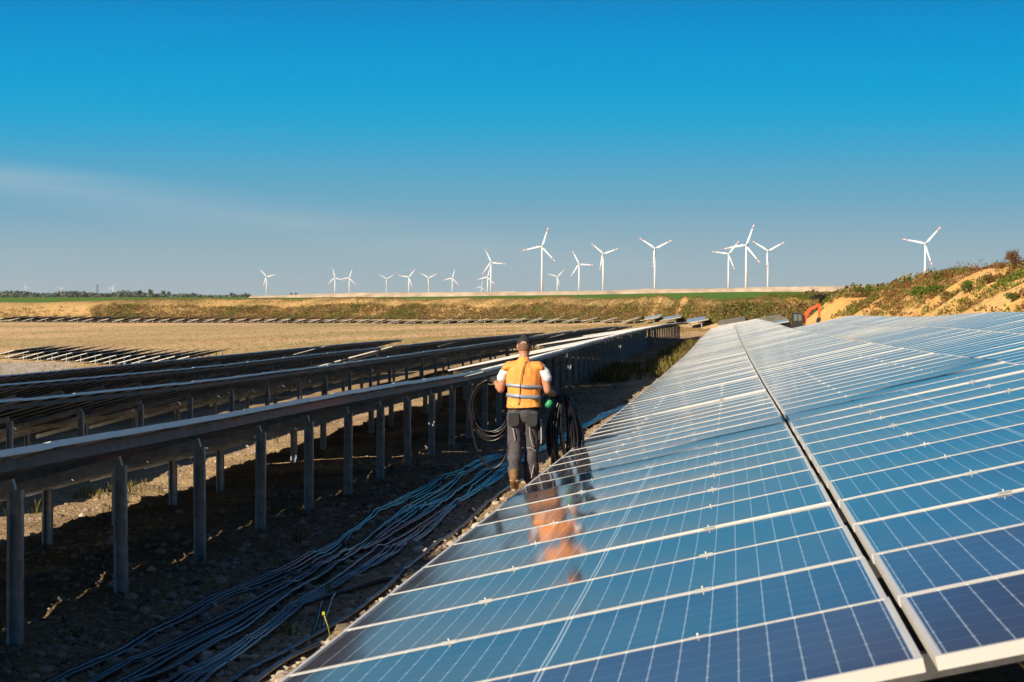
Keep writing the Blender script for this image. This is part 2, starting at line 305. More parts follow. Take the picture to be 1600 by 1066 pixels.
def build_ground():
    xs = knots(-10.5, -.8, .085, -30000, 30000, 1.03)
    ys = np.concatenate([knots(9, 33, .10, -60, 120, 1.02), np.arange(122, 860, 1.9), np.geomspace(864, 42000, 60)])
    X, Y = np.meshgrid(xs, ys); Z = CZ-Hgnd(X, Y)
    co = np.stack([X, Y, Z], -1).reshape(-1, 3); ny, nx = X.shape
    i = np.arange(ny-1)[:, None]*nx+np.arange(nx-1)[None]; q = np.stack([i, i+1, i+nx+1, i+nx], -1).reshape(-1, 4)
    me = bpy.data.meshes.new('ground'); me.vertices.add(len(co)); me.vertices.foreach_set('co', co.ravel())
    me.loops.add(q.size); me.loops.foreach_set('vertex_index', q.ravel().astype(np.int32)); me.polygons.add(len(q))
    me.polygons.foreach_set('loop_start', np.arange(0, q.size, 4, dtype=np.int32)); me.polygons.foreach_set('use_smooth', np.ones(len(q), bool)); me.update(); me.validate()
    # land cover
    t = X/np.maximum(Y, 5.); yf = Yfront(t); n1 = fbm(X, Y, 30., 4, 41); n2 = fbm(X, Y, 6., 4, 43); n3 = fbm(X, Y, 90., 3, 47)
    c = np.zeros((ny, nx, 4)); c[..., 3] = 1
    def lay(col, w):
        w = np.clip(w, 0, 1)[..., None]; c[..., :3] = c[..., :3]*(1-w)+np.array(col)*w
    lay((.43, .30, .17), np.ones_like(X))
    lay((.60, .43, .24), ss(n2, -.1, .35)*.5); lay((.24, .16, .10), ss(fbm(X, Y, 1.1, 3, 53), .05, .3)*.45)
    lay((.74, .49, .27), ss(X, -26, -34)*ss(Y, 60, 100)+ss(Y, 220, 260)*(X < 60))          # dry tan field
    fld = ss(Y, 200, 260)
    lay((.58, .36, .20), fld*ss(n1+.5*n2, -.05, .22)*.75); lay((.38, .33, .13), fld*ss(n3+.3*n1, .05, .3)*.45)
    lay((.40, .34, .14), fld*ss(t, -.26, -.16)*(1-ss(t, -.02, 0))*ss(n1+n2*.5, -.2, .3)*.8)
    lay((.50, .44, .38), (1-ss(np.hypot((t+.375)/.045, (Y-300)/45), .6, 1.)))               # pale road bed
    bank = ss(Y, yf+44, yf+56)
    lay((.58, .37, .15), bank*(1-ss(Y, yf+84, yf+96)))
    lay((.24, .17, .07), bank*ss(n2+n1*.6, -.35, .15)*(1-ss(Y, yf+84, yf+96))*.75*ss(t, -.345, -.31))
    lay((.33, .27, .08), ss(Y, yf+80, yf+92)*ss(n2, -.2, .2)*.5+ss(Y, yf+84, yf+100)*.4)
    lay((.10, .20, .025), ss(Y, yf+88, yf+110))
    lay((.20, .22, .06), ss(Y, yf+150, 1400)*ss(n1, -.1, .4)*.4)
    lay((.40, .30, .17), ss(Y, 1900, 2400))
    lay((.70, .40, .13), ss(X, 9.8, 11.5)*(1-ss(Y, 420, 480)))
    lay((.74, .50, .22), ss(X, 9.8, 11.5)*ss(n2, 0, .3)*.5*(1-ss(Y, 420, 480)))
    ca = me.color_attributes.new('zone', 'FLOAT_COLOR', 'POINT'); ca.data.foreach_set('color', c.reshape(-1).astype(np.float32))
    me.materials.append(GROUND)
    return tag(me_obj('ground', me), kind='structure')
build_ground()
# camera ray helper: pixel (of the 1600 wide photo) to a direction, and to a point on the ground
fw = Vector((-math.sin(PSI)*math.cos(PIT), math.cos(PSI)*math.cos(PIT), -math.sin(PIT))); rt = Vector((math.cos(PSI), math.sin(PSI), 0)); up = rt.cross(fw)
def ray(x, y): return fw+rt*((x-800)/F)-up*((y-533)/F)
def on_ground(x, y, ymax=400):
    d = ray(x, y); ys = np.linspace(4, ymax, 4000) if ymax < 100 else np.geomspace(4, ymax, 6000)
    k = ys/d.y; h = Hgnd(d.x*k, ys); below = (-d.z*k) > h
    i = int(np.argmax(below)) if below.any() else len(ys)-1
    return Vector((d.x*k[i], ys[i], CZ-h[i]))
def at_depth(x, y, Y):
    d = ray(x, y); k = Y/d.y; return Vector((d.x*k, Y, CZ+d.z*k))

# ------------------------------------------------------------------ solar panels and tables
def panel_mesh():
    b = MB(); lip = .011; fl = .030; h = .038
    # frame: four rails, flush top 1.5 mm proud of the glass
    b.box((0, 0, -h), (PLEN, fl*.62, 0)); b.box((0, PW-fl*.62, -h), (PLEN, PW, 0))
    b.box((0, fl*.62+.0004, -h), (lip*1.6, PW-fl*.62-.0004, -.0003)); b.box((PLEN-lip*1.6, fl*.62+.0004, -h), (PLEN, PW-fl*.62-.0004, -.0003))
    gu, gv = 10, 8; vs = []
    for j in range(gv+1):
        for i in range(gu+1):
            a, c = i/gu*2-1, j/gv*2-1; vs.append((lip+(PLEN-2*lip)*i/gu, lip+(PW-2*lip)*j/gv, -.0025-.0042*(1-a*a)*(1-c*c)))
    b.add(vs, [(j*(gu+1)+i, j*(gu+1)+i+1, (j+1)*(gu+1)+i+1, (j+1)*(gu+1)+i) for j in range(gv) for i in range(gu)], 1, True)
    b.add([(lip, lip, -.014), (PLEN-lip, lip, -.014), (PLEN-lip, PW-lip, -.014), (lip, PW-lip, -.014)], [(3, 2, 1, 0)], 2)
    me = b.mesh('solar_panel', (ALU, GLASS, UNDER)); uvl = me.uv_layers.new(name='UVMap')
    for p in me.polygons:
        for li in p.loop_indices:
            v = me.vertices[me.loops[li].vertex_index].co; uvl.data[li].uv = (v.x, v.y)
    return me
PANEL = panel_mesh()
def cpost_mesh(h=1.0, name='post'):
    b = MB(); w, d, t, l = .10, .055, .006, .018        # open C section, web facing the row's back
    for a, c in (((-w/2, 0), (w/2, t)), ((-w/2, t), (-w/2+t, d)), ((w/2-t, t), (w/2, d)), ((-w/2+t, d-t), (-w/2+l, d)), ((w/2-l, d-t), (w/2-t, d))):
        b.box((a[0], a[1], -.35), (c[0], c[1], h))
    for z in (h*.55,): b.box((-.006, -.0015, z), (.006, 0, z+.02))
    return b.mesh(name, (GALV,))
POSTS = {}
def post_for(h):
    k = round(h/.04)*.04
    if k not in POSTS: POSTS[k] = cpost_mesh(k)
    return POSTS[k]
def clamp_mesh():
    b = MB(); b.box((-.03, -.007, -.0), (.03, .007, .002)); b.tube([(0, 0, .002), (0, 0, .012)], .0035, 6)
    return b.mesh('clamp', (ALU,))
CLAMP = clamp_mesh()
def table(lowedge, xlow, tilt, y0, n, label, group, level, posts_every=2, jig=.0016, missing=()):
    """lowedge(Y) gives the height of the low edge; level 2 full detail, 1 no clamps, 0 posts only every third"""
    ct, st = math.cos(tilt), math.sin(tilt); ymid = y0+n*PITCH/2
    base = Vector((xlow+TLEN*ct/2, y0, Zg(xlow+TLEN*ct/2, y0)))
    T = empty('solar_table', base, label=label, cat='solar table', group=group)
    eu = Vector((ct, 0, st)); dz = random.uniform(-.012, .012)
    def surf(u, y): return Vector((xlow, y, lowedge(y)+dz))+eu*u
    ext = []
    ylist = [y0+k*PITCH for k in range(n+1)]; zl = [float(lowedge(y))+dz for y in ylist]
    for k in range(n):
        ev = Vector((0, PITCH, zl[k+1]-zl[k])).normalized()
        for r in range(2):
            if (k, r) in missing: continue
            o = bpy.data.objects.new('solar_panel', PANEL); COL.objects.link(o); o.parent = T
            e1 = (eu+Vector((0, 0, random.gauss(0, jig)))).normalized(); e2 = (ev+Vector((0, 0, random.gauss(0, jig)))).normalized(); nn = e1.cross(e2).normalized(); e2 = nn.cross(e1)
            p = Vector((xlow, ylist[k], zl[k]))+eu*(r*(PLEN+.032))+nn*random.uniform(-.0007, .0007)
            M = Matrix((e1, e2, nn)).transposed().to_4x4(); M.translation = p-base; o.matrix_basis = M
    # purlins follow the table, four of them
    for u in (.26, PLEN-.34, PLEN+.37, TLEN-.26):
        b = MB(); sec = [(-.03, -.040), (.03, -.040), (.03, -.105), (.022, -.105), (.022, -.048), (-.022, -.048), (-.022, -.105), (-.03, -.105)]
        ysl = [y0-.12]+ylist[1:-1:2]+[ylist[-1]+.12 if level else ylist[-1]]
        vs = []
        for y in ysl:
            c = Vector((xlow, y, float(lowedge(y))+dz))+eu*u; nv = Vector((-st, 0, ct))
            vs += [c+eu*a+nv*z-base for a, z in sec]
        m = len(sec); fs = [(i*m+k, i*m+(k+1) % m, (i+1)*m+(k+1) % m, (i+1)*m+k) for i in range(len(ysl)-1) for k in range(m)]+[tuple(range(m))[::-1], tuple(range((len(ysl)-1)*m, len(ysl)*m))]
        b.add(vs, fs); b.build('purlin', [RAIL], T)
    # posts and rafters
    step = PITCH*posts_every; k = 0; y = y0+PITCH*.62
    while y < y0+n*PITCH-.3:
        for u in (TLEN-.93, 1.35):
            c = surf(u, y); zt = c.z-.185; g = Zg(c.x, y); h = zt-g
            if h > .15:
                o = bpy.data.objects.new('post', post_for(h+.03)); COL.objects.link(o); o.parent = T; o.location = (c.x-base.x, y-base.y, zt-(round((h+.03)/.04)*.04)-base.z); o.rotation_euler = (random.gauss(0, .006), random.gauss(0, .006), math.pi)
        b = MB(); p0 = surf(.2, y)-base; p1 = surf(TLEN-.965, y)-base; nv = Vector((-st, 0, ct))
        a0, a1 = p0-nv*.108, p1-nv*.108; b0, b1 = p0-nv*.185, p1-nv*.185; q = Vector((0, .045, 0)); z0 = Vector((0, -.052, 0))
        b.add([a0+z0, a1+z0, b1+z0, b0+z0, a0+z0+q, a1+z0+q, b1+z0+q, b0+z0+q], [(0, 1, 2, 3), (7, 6, 5, 4), (0, 4, 5, 1), (1, 5, 6, 2), (2, 6, 7, 3), (3, 7, 4, 0)])
        b.build('rafter', [GALV], T)
        y += step*(1 if level else 2); k += 1
    if level >= 2:
        for k in range(0, n+1):
            nn = Vector((-st, 0, ct))
            for u in ((.66, 1.66, PLEN+.032+.66, PLEN+.032+1.66) if level == 3 else (1.66, PLEN+.032+1.06)):
                o = bpy.data.objects.new('clamp', CLAMP); COL.objects.link(o); o.parent = T
                M = Matrix((eu, Vector((0, 1, 0)), nn)).transposed().to_4x4(); M.translation = surf(u, ylist[k]-(.004 if 0 < k < n else 0))+nn*.0015-base; o.matrix_basis = M
    return T
def lowz(E, tilt, high=False):
    d = TLEN*math.sin(tilt) if high else 0
    return lambda y: CZ-float(E(y))-d
NT = 24; TL = NT*PITCH+.06
nth = ['first', 'second', 'third', 'fourth', 'fifth', 'sixth', 'seventh', 'eighth', 'ninth']
Y00 = 5.256-.02
def row(E, xhigh, tilts, high, y0, count, desc, group, lv, pe=2, n=NT, gap=.06, miss={}):
    y = y0; out = []
    if not isinstance(tilts, (list, tuple)): tilts = [tilts]
    for i in range(count):
        tilt = tilts[min(i, len(tilts)-1)]; f = lowz(E, tilt, high); xlow = xhigh-TLEN*math.cos(tilt) if high else xhigh
        lab = desc % (nth[i] if i else 'nearest')
        out.append(table(f, xlow, tilt, y, n, lab, group, lv[min(i, len(lv)-1)], pe, missing=miss.get(i, ())))
        y += n*PITCH+gap
    return out
XH2, XH3, XH4, XH5 = -3.8, -10.2, -16.6, -23.0
dl = TLEN*math.cos(T_LEFT)
row(Emain, XLO, T_MAIN, False, Y00, 8, '%s table of the wide blue panel row on the right, low edge beside the cables', 'solar tables of the wide right hand row', [3, 1, 1, 1, 0])
row(E0, 4.72+TLEN*math.cos(T_MAIN), T_MAIN, True, Y00+8.5, 5, '%s table of solar panels in the outermost right row below the sandy mound', 'solar tables of the outermost right row', [1, 1, 1, 0], gap=.5)

row(E2, XH2, [T_LEFT, .25, .20, .15, .14, .14], True, Y00-2.53, 7, '%s table of the row on steel posts just left of the person', 'solar tables of the row left of the person', [1, 1, 1, 1, 0], 2)
row(E3, XH3, T_LEFT, True, 22.0, 7, '%s table of the second row left of the person, seen from its raised back', 'solar tables of the second row left of the person', [1, 1, 0, 0], 3)
row(E4, XH4, T_LEFT, True, 39.5, 2, '%s table of the third row left of the person, before its break', 'solar tables of the third row left of the person', [1, 0], 3)
row(E4, XH4, T_LEFT, True, 97.0, 3, '%s table after the break in the third row left of the person', 'solar tables of the third row left of the person', [0], 3)
row(E5, XH5, T_LEFT, True, 56.0, 3, '%s table of the fourth row on the left, bordering the tan field', 'solar tables of the fourth row left of the person', [0], 3)

# tables of the far fields: one mesh of panels on posts, running away from the camera
PVA = None
def ordw(n):
    o = ['', 'first', 'second', 'third', 'fourth', 'fifth', 'sixth', 'seventh', 'eighth', 'ninth', 'tenth', 'eleventh', 'twelfth', 'thirteenth', 'fourteenth', 'fifteenth', 'sixteenth', 'seventeenth', 'eighteenth', 'nineteenth']
    if n < 20: return o[n]
    t = {2: 'twent', 3: 'thirt', 4: 'fort', 5: 'fift', 6: 'sixt', 7: 'sevent'}[n//10]
    return t+'ieth' if n % 10 == 0 else t+'y-'+o[n % 10]
def far_table(x, y, length, label, group, zoff=.5, tilt=.25):
    ct, st = math.cos(tilt), math.sin(tilt); n = max(2, int(length/4)); base = Vector((x, y, Zg(x, y)))
    T = empty('solar_table', base, label=label, cat='solar table', group=group)
    b = MB(); pl = MB(); vs = []; m = 4; zs = []
    for i in range(n+1):
        yy = y+length*i/n; zl = Zg(x-TLEN*ct/2, yy); zh = Zg(x+TLEN*ct/2, yy); z = (zl+zh)/2+zoff+.55; zs.append((yy, z))
    for i, (yy, z) in enumerate(zs):
        for u, h in ((-TLEN/2, 0), (TLEN/2, 0), (TLEN/2, -.05), (-TLEN/2, -.05)): vs.append((u*ct-st*h, yy-y, z+u*st+h*ct-base.z))
    fs0 = [(i*m, i*m+1, (i+1)*m+1, (i+1)*m) for i in range(n)]
    fs1 = [(i*m+k, i*m+(k+1) % m, (i+1)*m+(k+1) % m, (i+1)*m+k) for i in range(n) for k in (1, 2, 3)]+[(0, 1, 2, 3), (n*m+3, n*m+2, n*m+1, n*m)]
    b.add(vs, fs0, 0); b.add(vs, [fs1[i] for i in range(len(fs1))], 1)
    fr = [(-TLEN/2, .012), (TLEN/2, .012), (TLEN/2, -.09), (-TLEN/2, -.09)]
    z = zs[0][1]; q = [(u*ct-st*h, -.03, z+u*st+h*ct-base.z) for u, h in fr]; q2 = [(a, .05, c) for a, _, c in q]
    b.add(q+q2, [(0, 1, 2, 3), (7, 6, 5, 4), (0, 4, 5, 1), (1, 5, 6, 2), (2, 6, 7, 3), (3, 7, 4, 0)], 1)
    me = b.mesh('panel_array', (SKYPALE, ALU, UNDER)); uvl = me.uv_layers.new(name='UVMap')
    for p in me.polygons:
        for li in p.loop_indices:
            v = me.vertices[me.loops[li].vertex_index].co; uvl.data[li].uv = (v.x/ct+TLEN/2, v.y)
        if abs(p.normal.y) < .9 and p.normal.z < -.5: p.material_index = 2
    me_obj('panel_array', me, T)
    for i in range(0, n+1, 1 if length < 60 else 2):
        yy, z = zs[i]; yy += .6 if i == 0 else (-.5 if i == n else 0)
        for u in (1.0, -1.1):
            if i and u < 0: continue
            g = Zg(x+u, yy); o = bpy.data.objects.new('post', post_for(max(.3, z+u*st-.06-g))); COL.objects.link(o); o.parent = T; o.location = (u, yy-y, g-base.z)
            if i == 0: o.scale = (1.6, 1.6, 1)
    return T
# second field: the continuation of the rows beyond the track
k = 0; X = 6.95
spots = []
while True:
    # find where this row line meets the field's oblique near boundary
    ys = np.linspace(285, 900, 1200); ts = X/ys; g = ys-Yfront(ts); i = int(np.argmax(g > 0)); yf = ys[i]
    if ts[i] < -.385 or k > 75 or not (g > 0).any(): break
    spots.append((X, yf)); X -= 6.4; k += 1
for i, (X, yf) in enumerate(spots):
    px = 800+F*math.tan(math.atan(X/yf)+PSI)
    lab = '%s table from the right end of the long far line below the grassy bank' % ordw(i+1)
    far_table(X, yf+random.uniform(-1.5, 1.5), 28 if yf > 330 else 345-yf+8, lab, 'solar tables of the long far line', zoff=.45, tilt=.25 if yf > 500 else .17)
# small patch of tables in the hollow on the left
for i in range(13):
    t = -.378+i*.0077; Y = 352-i*6.0
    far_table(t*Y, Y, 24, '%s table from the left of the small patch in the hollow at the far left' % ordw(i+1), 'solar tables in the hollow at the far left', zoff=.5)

# ------------------------------------------------------------------ far plain: spoil bank, wood, pylon
def build_spoil():
    xs = np.linspace(-330, 420, 380); px = 800+F*np.tan(np.arctan(xs/1350)+PSI)
    top = np.interp(px, [300, 500, 560, 740, 900, 985, 1010, 1130, 1200, 1380, 1800], [465, 459.4, 457.5, 456.4, 455.0, 453.2, 451.8, 450.6, 448.6, 446.2, 444])
    h = CZ+(462-top)*1350/F*1.0
    prof = [(-14, 0), (-9, .45), (-5, .85), (-2, 1), (4, 1), (12, .5), (22, 0)]
    v = []; base = np.array([Zg(x, 1350) for x in xs])-.6
    for i, x in enumerate(xs):
        for j, (dy, f) in enumerate(prof):
            z = base[i]+(h[i]-base[i])*f; nn = float(fbm(x, dy, 7., 3, 61))*.55*(f > .2)
            v.append((x, 1350+dy+float(vn(x/9., 0*x, 3))*3, z+nn))
    m = len(prof); f = [(i*m+j, (i+1)*m+j, (i+1)*m+j+1, i*m+j+1) for i in range(len(xs)-1) for j in range(m-1)]
    b = MB(); b.add(v, f, 0, True); tag(b.build('spoil_bank', mat('spoil_sand', (.56, .44, .32), .95, 0, .28, .12, .1)), kind='structure')
build_spoil()
def leaves(b, c, r, n, s, mi=0, flat=1.0):
    """leaf sized random triangles and quads inside an ellipsoid"""
    for _ in range(n):
        while True:
            p = Vector((random.uniform(-1, 1), random.uniform(-1, 1), random.uniform(-1, 1)))
            if .25 < p.length < 1: break
        p = Vector((p.x*r[0], p.y*r[1], p.z*r[2]*flat))+Vector(c)
        a = Vector((random.gauss(0, 1), random.gauss(0, 1), random.gauss(0, 1))).normalized(); d = a.orthogonal().normalized(); e = a.cross(d); q = s*random.uniform(.6, 1.4)
        b.add([p-d*q-e*q*.4, p+d*q-e*q*.4, p+e*q], [(0, 1, 2)], mi)
def build_wood():
    b = MB()
    for i in range(1500):
        px = random.choice([random.uniform(-120, 290), random.uniform(-60, 390)]); Y = random.uniform(2250, 2500)
        t = math.tan(math.atan((px-800)/F)-PSI); x = t*Y; hh = random.uniform(4.5, 7.5)*(1 if px < 260 else .55)*(1+.25*math.sin(px*.07))
        leaves(b, (x, Y, CZ-2.7+hh*.5), (2.6, 2.6, hh*.5), 9, 1.6)
    tag(b.build('wood', [L_WOOD]), 'low grey green wood along the left horizon beyond the fields', 'wood', kind='stuff')
build_wood()
def tree(x, Y, h, label, m=L_WOOD):
    z = CZ-float(Hgnd(np.array([x]), np.array([Y]))[0]); T = empty('tree', (x, Y, z), label=label, cat='tree', group='single trees on the left horizon')
    b = MB(); b.tube([(0, 0, -.3), (.1, 0, h*.35), (0, .1, h*.7)], [h*.035, h*.025, h*.01]); b.tube([(.05, 0, h*.3), (h*.16, 0, h*.55)], [h*.018, h*.006]); b.tube([(.05, 0, h*.33), (-h*.15, .1, h*.58)], [h*.018, h*.006]); b.build('trunk', [mat('bark_%d' % int(abs(x)), (.07, .06, .05), .9)], T)
    c = MB()
    for _ in range(9): leaves(c, (random.uniform(-.22, .22)*h, random.uniform(-.2, .2)*h, h*random.uniform(.45, .85)), (h*.16, h*.16, h*.14), 45, h*.05)
    c.build('crown', [m], T)
for px, h, d in ((218, 12, 'tall rounded tree standing above the wood between two small turbines and the pylon'), (235, 13, 'tallest rounded tree of the wood on the left horizon'), (256, 10.5, 'third tall tree of the wood on the left horizon'), (264, 9.5, 'smaller tree beside the third tall tree on the left horizon'), (302, 8, 'low spreading tree near the end of the wood'), (362, 8, 'small lone tree past the end of the wood'), (455, 7.0, 'left of two small dark trees near the leftmost big turbine'), (463, 7.5, 'right of two small dark trees near the leftmost big turbine')):
    t = math.tan(math.atan((px-800)/F)-PSI); tree(t*2240, 2240, h*.78, d)
def pylon(px, ytop, Y):
    p = at_depth(px, ytop, Y); g = Zg(p.x, Y); h = p.z-g; T = empty('pylon', (p.x, Y, g), label='thin grey lattice mast rising above the wood on the left horizon', cat='mast')
    b = MB(); w = 1.6
    for sx, sy in ((-1, -1), (1, -1), (1, 1), (-1, 1)): b.tube([(sx*w, sy*w, 0), (sx*w*.35, sy*w*.35, h)], .22, 4)
    for i in range(8):
        f = i/8; a = w*(1-.65*f); f2 = (i+1)/8; c = w*(1-.65*f2)
        for sy in (-1, 1): b.tube([(-a, sy*a, f*h), (c, sy*c, f2*h)], .14, 4); b.tube([(a, sy*a, f*h), (-c, sy*c, f2*h)], .14, 4)
    for z in (.7, .82, .94): b.box((-3.2, -.2, h*z), (3.2, .2, h*z+.5))
    b.build('lattice', [mat('pylon_grey', (.2, .22, .25), .7)], T)
pylon(152, 444.5, 2600)

# ------------------------------------------------------------------ wind turbines
TW = mat('turbine_white', (.86, .86, .86), .45, 0, .02, .3); TR = mat('turbine_red', (.72, .10, .08), .5); TD = mat('nacelle_grey', (.25, .28, .31), .6)
TURB = [ # hub x, hub y, blade length px, clockwise angle of the first blade from straight up
 (416.4, 432.4, 17.6, -42, 'far white wind turbine standing alone at the left, one blade pointing up left'),
 (523.3, 434, 17.2, -13, 'left of a close pair of small turbines whose blades nearly touch'),
 (545.8, 434, 17.2, 18, 'right of a close pair of small turbines whose blades nearly touch'),
 (604, 435.8, 15.3, -60, 'small turbine with blades in a Y, first of the four left of the mid group'),
 (638.8, 433.3, 18, 39, 'small turbine second of the four left of the mid group, blade pointing up right'),
 (669.8, 434.5, 16.5, -58, 'small turbine with blades in a Y, third of the four left of the mid group'),
 (706.7, 434.7, 16.5, 16, 'small turbine fourth of the four left of the mid group, one blade almost upright'),
 (767.2, 410.1, 25, -24, 'white turbine in front of two smaller ones, above the person and to the left'),
 (761.9, 432.9, 18.5, 14, 'medium far turbine half hidden by the taller one before it'),
 (752, 448, 10.5, 14, 'tiny turbine lowest of the three that overlap'),
 (846.9, 385.3, 34, 18, 'tall wind turbine nearly above the person, one blade up and one to the left'),
 (870.7, 432.4, 17.6, 45, 'small turbine at the right foot of the tall one above the person'),
 (904.9, 412.9, 25, -27, 'white turbine with one blade level to the right, between the tall ones'),
 (942.5, 396.7, 27, -49, 'white turbine with a raised V of blades, left of the one standing alone'),
 (1023.3, 388.4, 31.8, -56, 'white turbine alone left of the trio, blades spread in a wide V'),
 (1138.3, 397, 28, 38, 'left turbine of the overlapping trio on the right'),
 (1166, 383.3, 37.5, 21, 'tallest turbine, middle of the overlapping trio on the right'),
 (1200, 392.2, 31, -58, 'right turbine of the overlapping trio on the right, blades in a wide V'),
 (1445.6, 381, 37.5, 42, 'wind turbine rising alone behind the scrubby mound at the right'),
 (40, 447.8, 8, -8, 'tiny turbine at the left edge over the wood'),
 (95.7, 451.4, 7.5, -60, 'tiny turbine over the wood with two blades raised in a V'),
 (175.8, 450.2, 8.5, 25, 'tiny turbine just right of the lattice mast')]
def blade_mesh(name):
    b = MB(); st = [(0, 1.2, 1.2), (3, 1.3, 1.2), (8, 2.5, .55), (12, 2.3, .45), (20, 1.8, .35), (30, 1.25, .25)]
    def sec(z, c, th): return [(-c*.3, 0, z), (0, -th/2, z), (c*.4, -th*.3, z), (c*.7, 0, z), (c*.4, th*.35, z), (0, th/2, z)]
    ring = [(0, 1.1, 1.1), (3, 1.3, 1.1), (7, 2.9, .6), (12, 2.6, .5), (20, 2.1, .4), (28, 1.65, .3), (30.5, 1.5, .28), (34, 1.3, .24), (37.5, 1.1, .2), (40, .85, .16), (41, .3, .08)]
    cols = [0, 0, 0, 0, 0, 0, 1, 0, 1, 1]
    vs = []
    for z, c, th in ring: vs += sec(z, c*1.15, th*1.15)
    for i in range(len(ring)-1):
        b.add([vs[i*6+k] for k in range(12)], [(k, (k+1) % 6, 6+(k+1) % 6, 6+k) for k in range(6)], cols[i], False)
    b.add(vs[-6:], [(0, 1, 2, 3, 4, 5)], 1)
    return b.mesh(name, (TW, TR))
BL = blade_mesh('blade')
def tower_mesh(h, band):
    b = MB(); zs = [0, 3.5, 3.5+band, h]; rs = [2.3, 2.25, 2.2, 1.25]
    for i in range(3): b.tube([(0, 0, zs[i]), (0, 0, zs[i+1])], [rs[i], rs[i+1]], 14, 1 if (i == 1 and band > 1) else 0)
    return b.mesh('tower', (TW, TR))
for i, (hx, hy, bl, ang, lab) in enumerate(TURB):
    D = 42*F/bl; hub = at_depth(hx, hy, D); g = CZ-2.6; h = hub.z-g
    T = empty('wind_turbine', (hub.x, hub.y, g), label=lab, cat='wind turbine', group='wind turbines on the horizon')
    if bl < 24: h = hub.z-g
    me_obj('tower', tower_mesh(h, 2.5 if bl > 22 else .5), T)
    yaw = math.atan2(hub.x, hub.y)*-1+R(-12+3*(i % 4))
    n = MB(); n.prism([(-1.6, -1.5), (1.6, -1.5), (1.9, 0), (1.6, 1.5), (-1.6, 1.5), (-1.9, 0)], -1.5, 7.5, 1, 0); n.prism([(-1.2, -1.1), (1.2, -1.1), (1.2, 1.1), (-1.2, 1.1)], 7.5, 8.6, 1, 0)
    nc = n.build('nacelle', [TD if bl > 24 else TW], T, (0, 0, h)); nc.rotation_euler = (0, 0, yaw)
    hb = MB(); hb.tube([(0, 0, 0), (0, -1.2, 0), (0, -2.4, 0), (0, -3.0, 0)], [1.7, 1.8, 1.2, .2], 12); ho = hb.build('hub', [TW], T, (0, 0, h)); ho.rotation_euler = (0, 0, yaw); ho.location = Vector((0, 0, h))+Matrix.Rotation(yaw, 3, 'Z')@Vector((0, -1.5, 0))
    for k in range(3):
        o = bpy.data.objects.new('blade', BL); COL.objects.link(o); o.parent = T
        o.location = Vector((0, 0, h))+Matrix.Rotation(yaw, 3, 'Z')@Vector((0, -2.6, 0))
        o.matrix_basis = Matrix.Translation(o.location)@Matrix.Rotation(yaw, 4, 'Z')@Matrix.Rotation(R(ang+120*k), 4, 'Y')

# ------------------------------------------------------------------ scrub and grass
def tufts(name, pts, h, m, label, cat, spread=.12, n=14, wid=.012):
    b = MB(); ZZ = CZ-Hgnd(np.array([q[0] for q in pts]), np.array([q[1] for q in pts]))
    for p, z in zip(pts, ZZ):
        p = (p[0], p[1], float(z)); hh = h*random.uniform(.5, 1.3)
        for _ in range(n):
            a = random.uniform(0, 2*math.pi); r = random.uniform(0, spread); c = Vector(p)+Vector((math.cos(a)*r, math.sin(a)*r, -.02)); ln = Vector((math.cos(a), math.sin(a), 0))*hh*random.uniform(.1, .5)
            s = Vector((-math.sin(a), math.cos(a), 0))*wid
            q = c+ln*.4+Vector((0, 0, hh*.6)); t = c+ln+Vector((0, 0, hh*random.uniform(.75, 1)))
            b.add([c-s, c+s, q+s*.7, q-s*.7, t], [(0, 1, 2, 3), (3, 2, 4)])
    return tag(b.build(name, [m]), label, cat, kind='stuff')
def scrub_cloud(name, pts, ms, label, cat, k=22, kind='stuff', grp=None):
    b = MB(); ZZ = CZ-Hgnd(np.array([q[0] for q in pts]), np.array([q[1] for q in pts]))
    for (x, y, r, mi), z in zip(pts, ZZ):
        z = float(z); leaves(b, (x, y, z+r*.35), (r, r, r*.62), k, min(r*.17, .10) if y < 250 else r*.17, mi)
    return tag(b.build(name, list(ms)), label, cat, grp, kind)
def bush(x, y, r, h, m, label, n=420, bare=False, grp='bushes on the sandy mound'):
    z = Zg(x, y); T = empty('bush', (x, y, z), label=label, cat='bush', group=grp)
    s = MB()
    for _ in range(14 if not bare else 46):
        a = random.uniform(0, 6.28); q = random.uniform(.2, .9)*r; p = Vector((math.cos(a)*q*.35, math.sin(a)*q*.35, h*.45)); e = Vector((math.cos(a)*q, math.sin(a)*q, h*random.uniform(.75, 1.15)))
        s.tube([(0, 0, -.15), p, e], [.035*r, .02*r, .006], 4)
    s.build('stem', [mat('twig_%d' % int(x*10+y*7), (.12, .075, .05), .9)], T)
    c = MB()
    for _ in range(10): a = random.uniform(0, 6.28); q = random.uniform(0, .65)*r; leaves(c, (math.cos(a)*q, math.sin(a)*q, h*random.uniform(.35, .85)), (r*.38, r*.38, h*.26), int(n/10), r*.06)
    c.build('foliage', [m], T); return T
def hit(px, py, y0=60, y1=480):
    d = ray(px, py); ys = np.linspace(y0, y1, 3000); k = ys/d.y; hh = Hgnd(d.x*k, ys); below = (-d.z*k) > hh
    if not below.any(): return None
    i = int(np.argmax(below)); return d.x*k[i], ys[i]
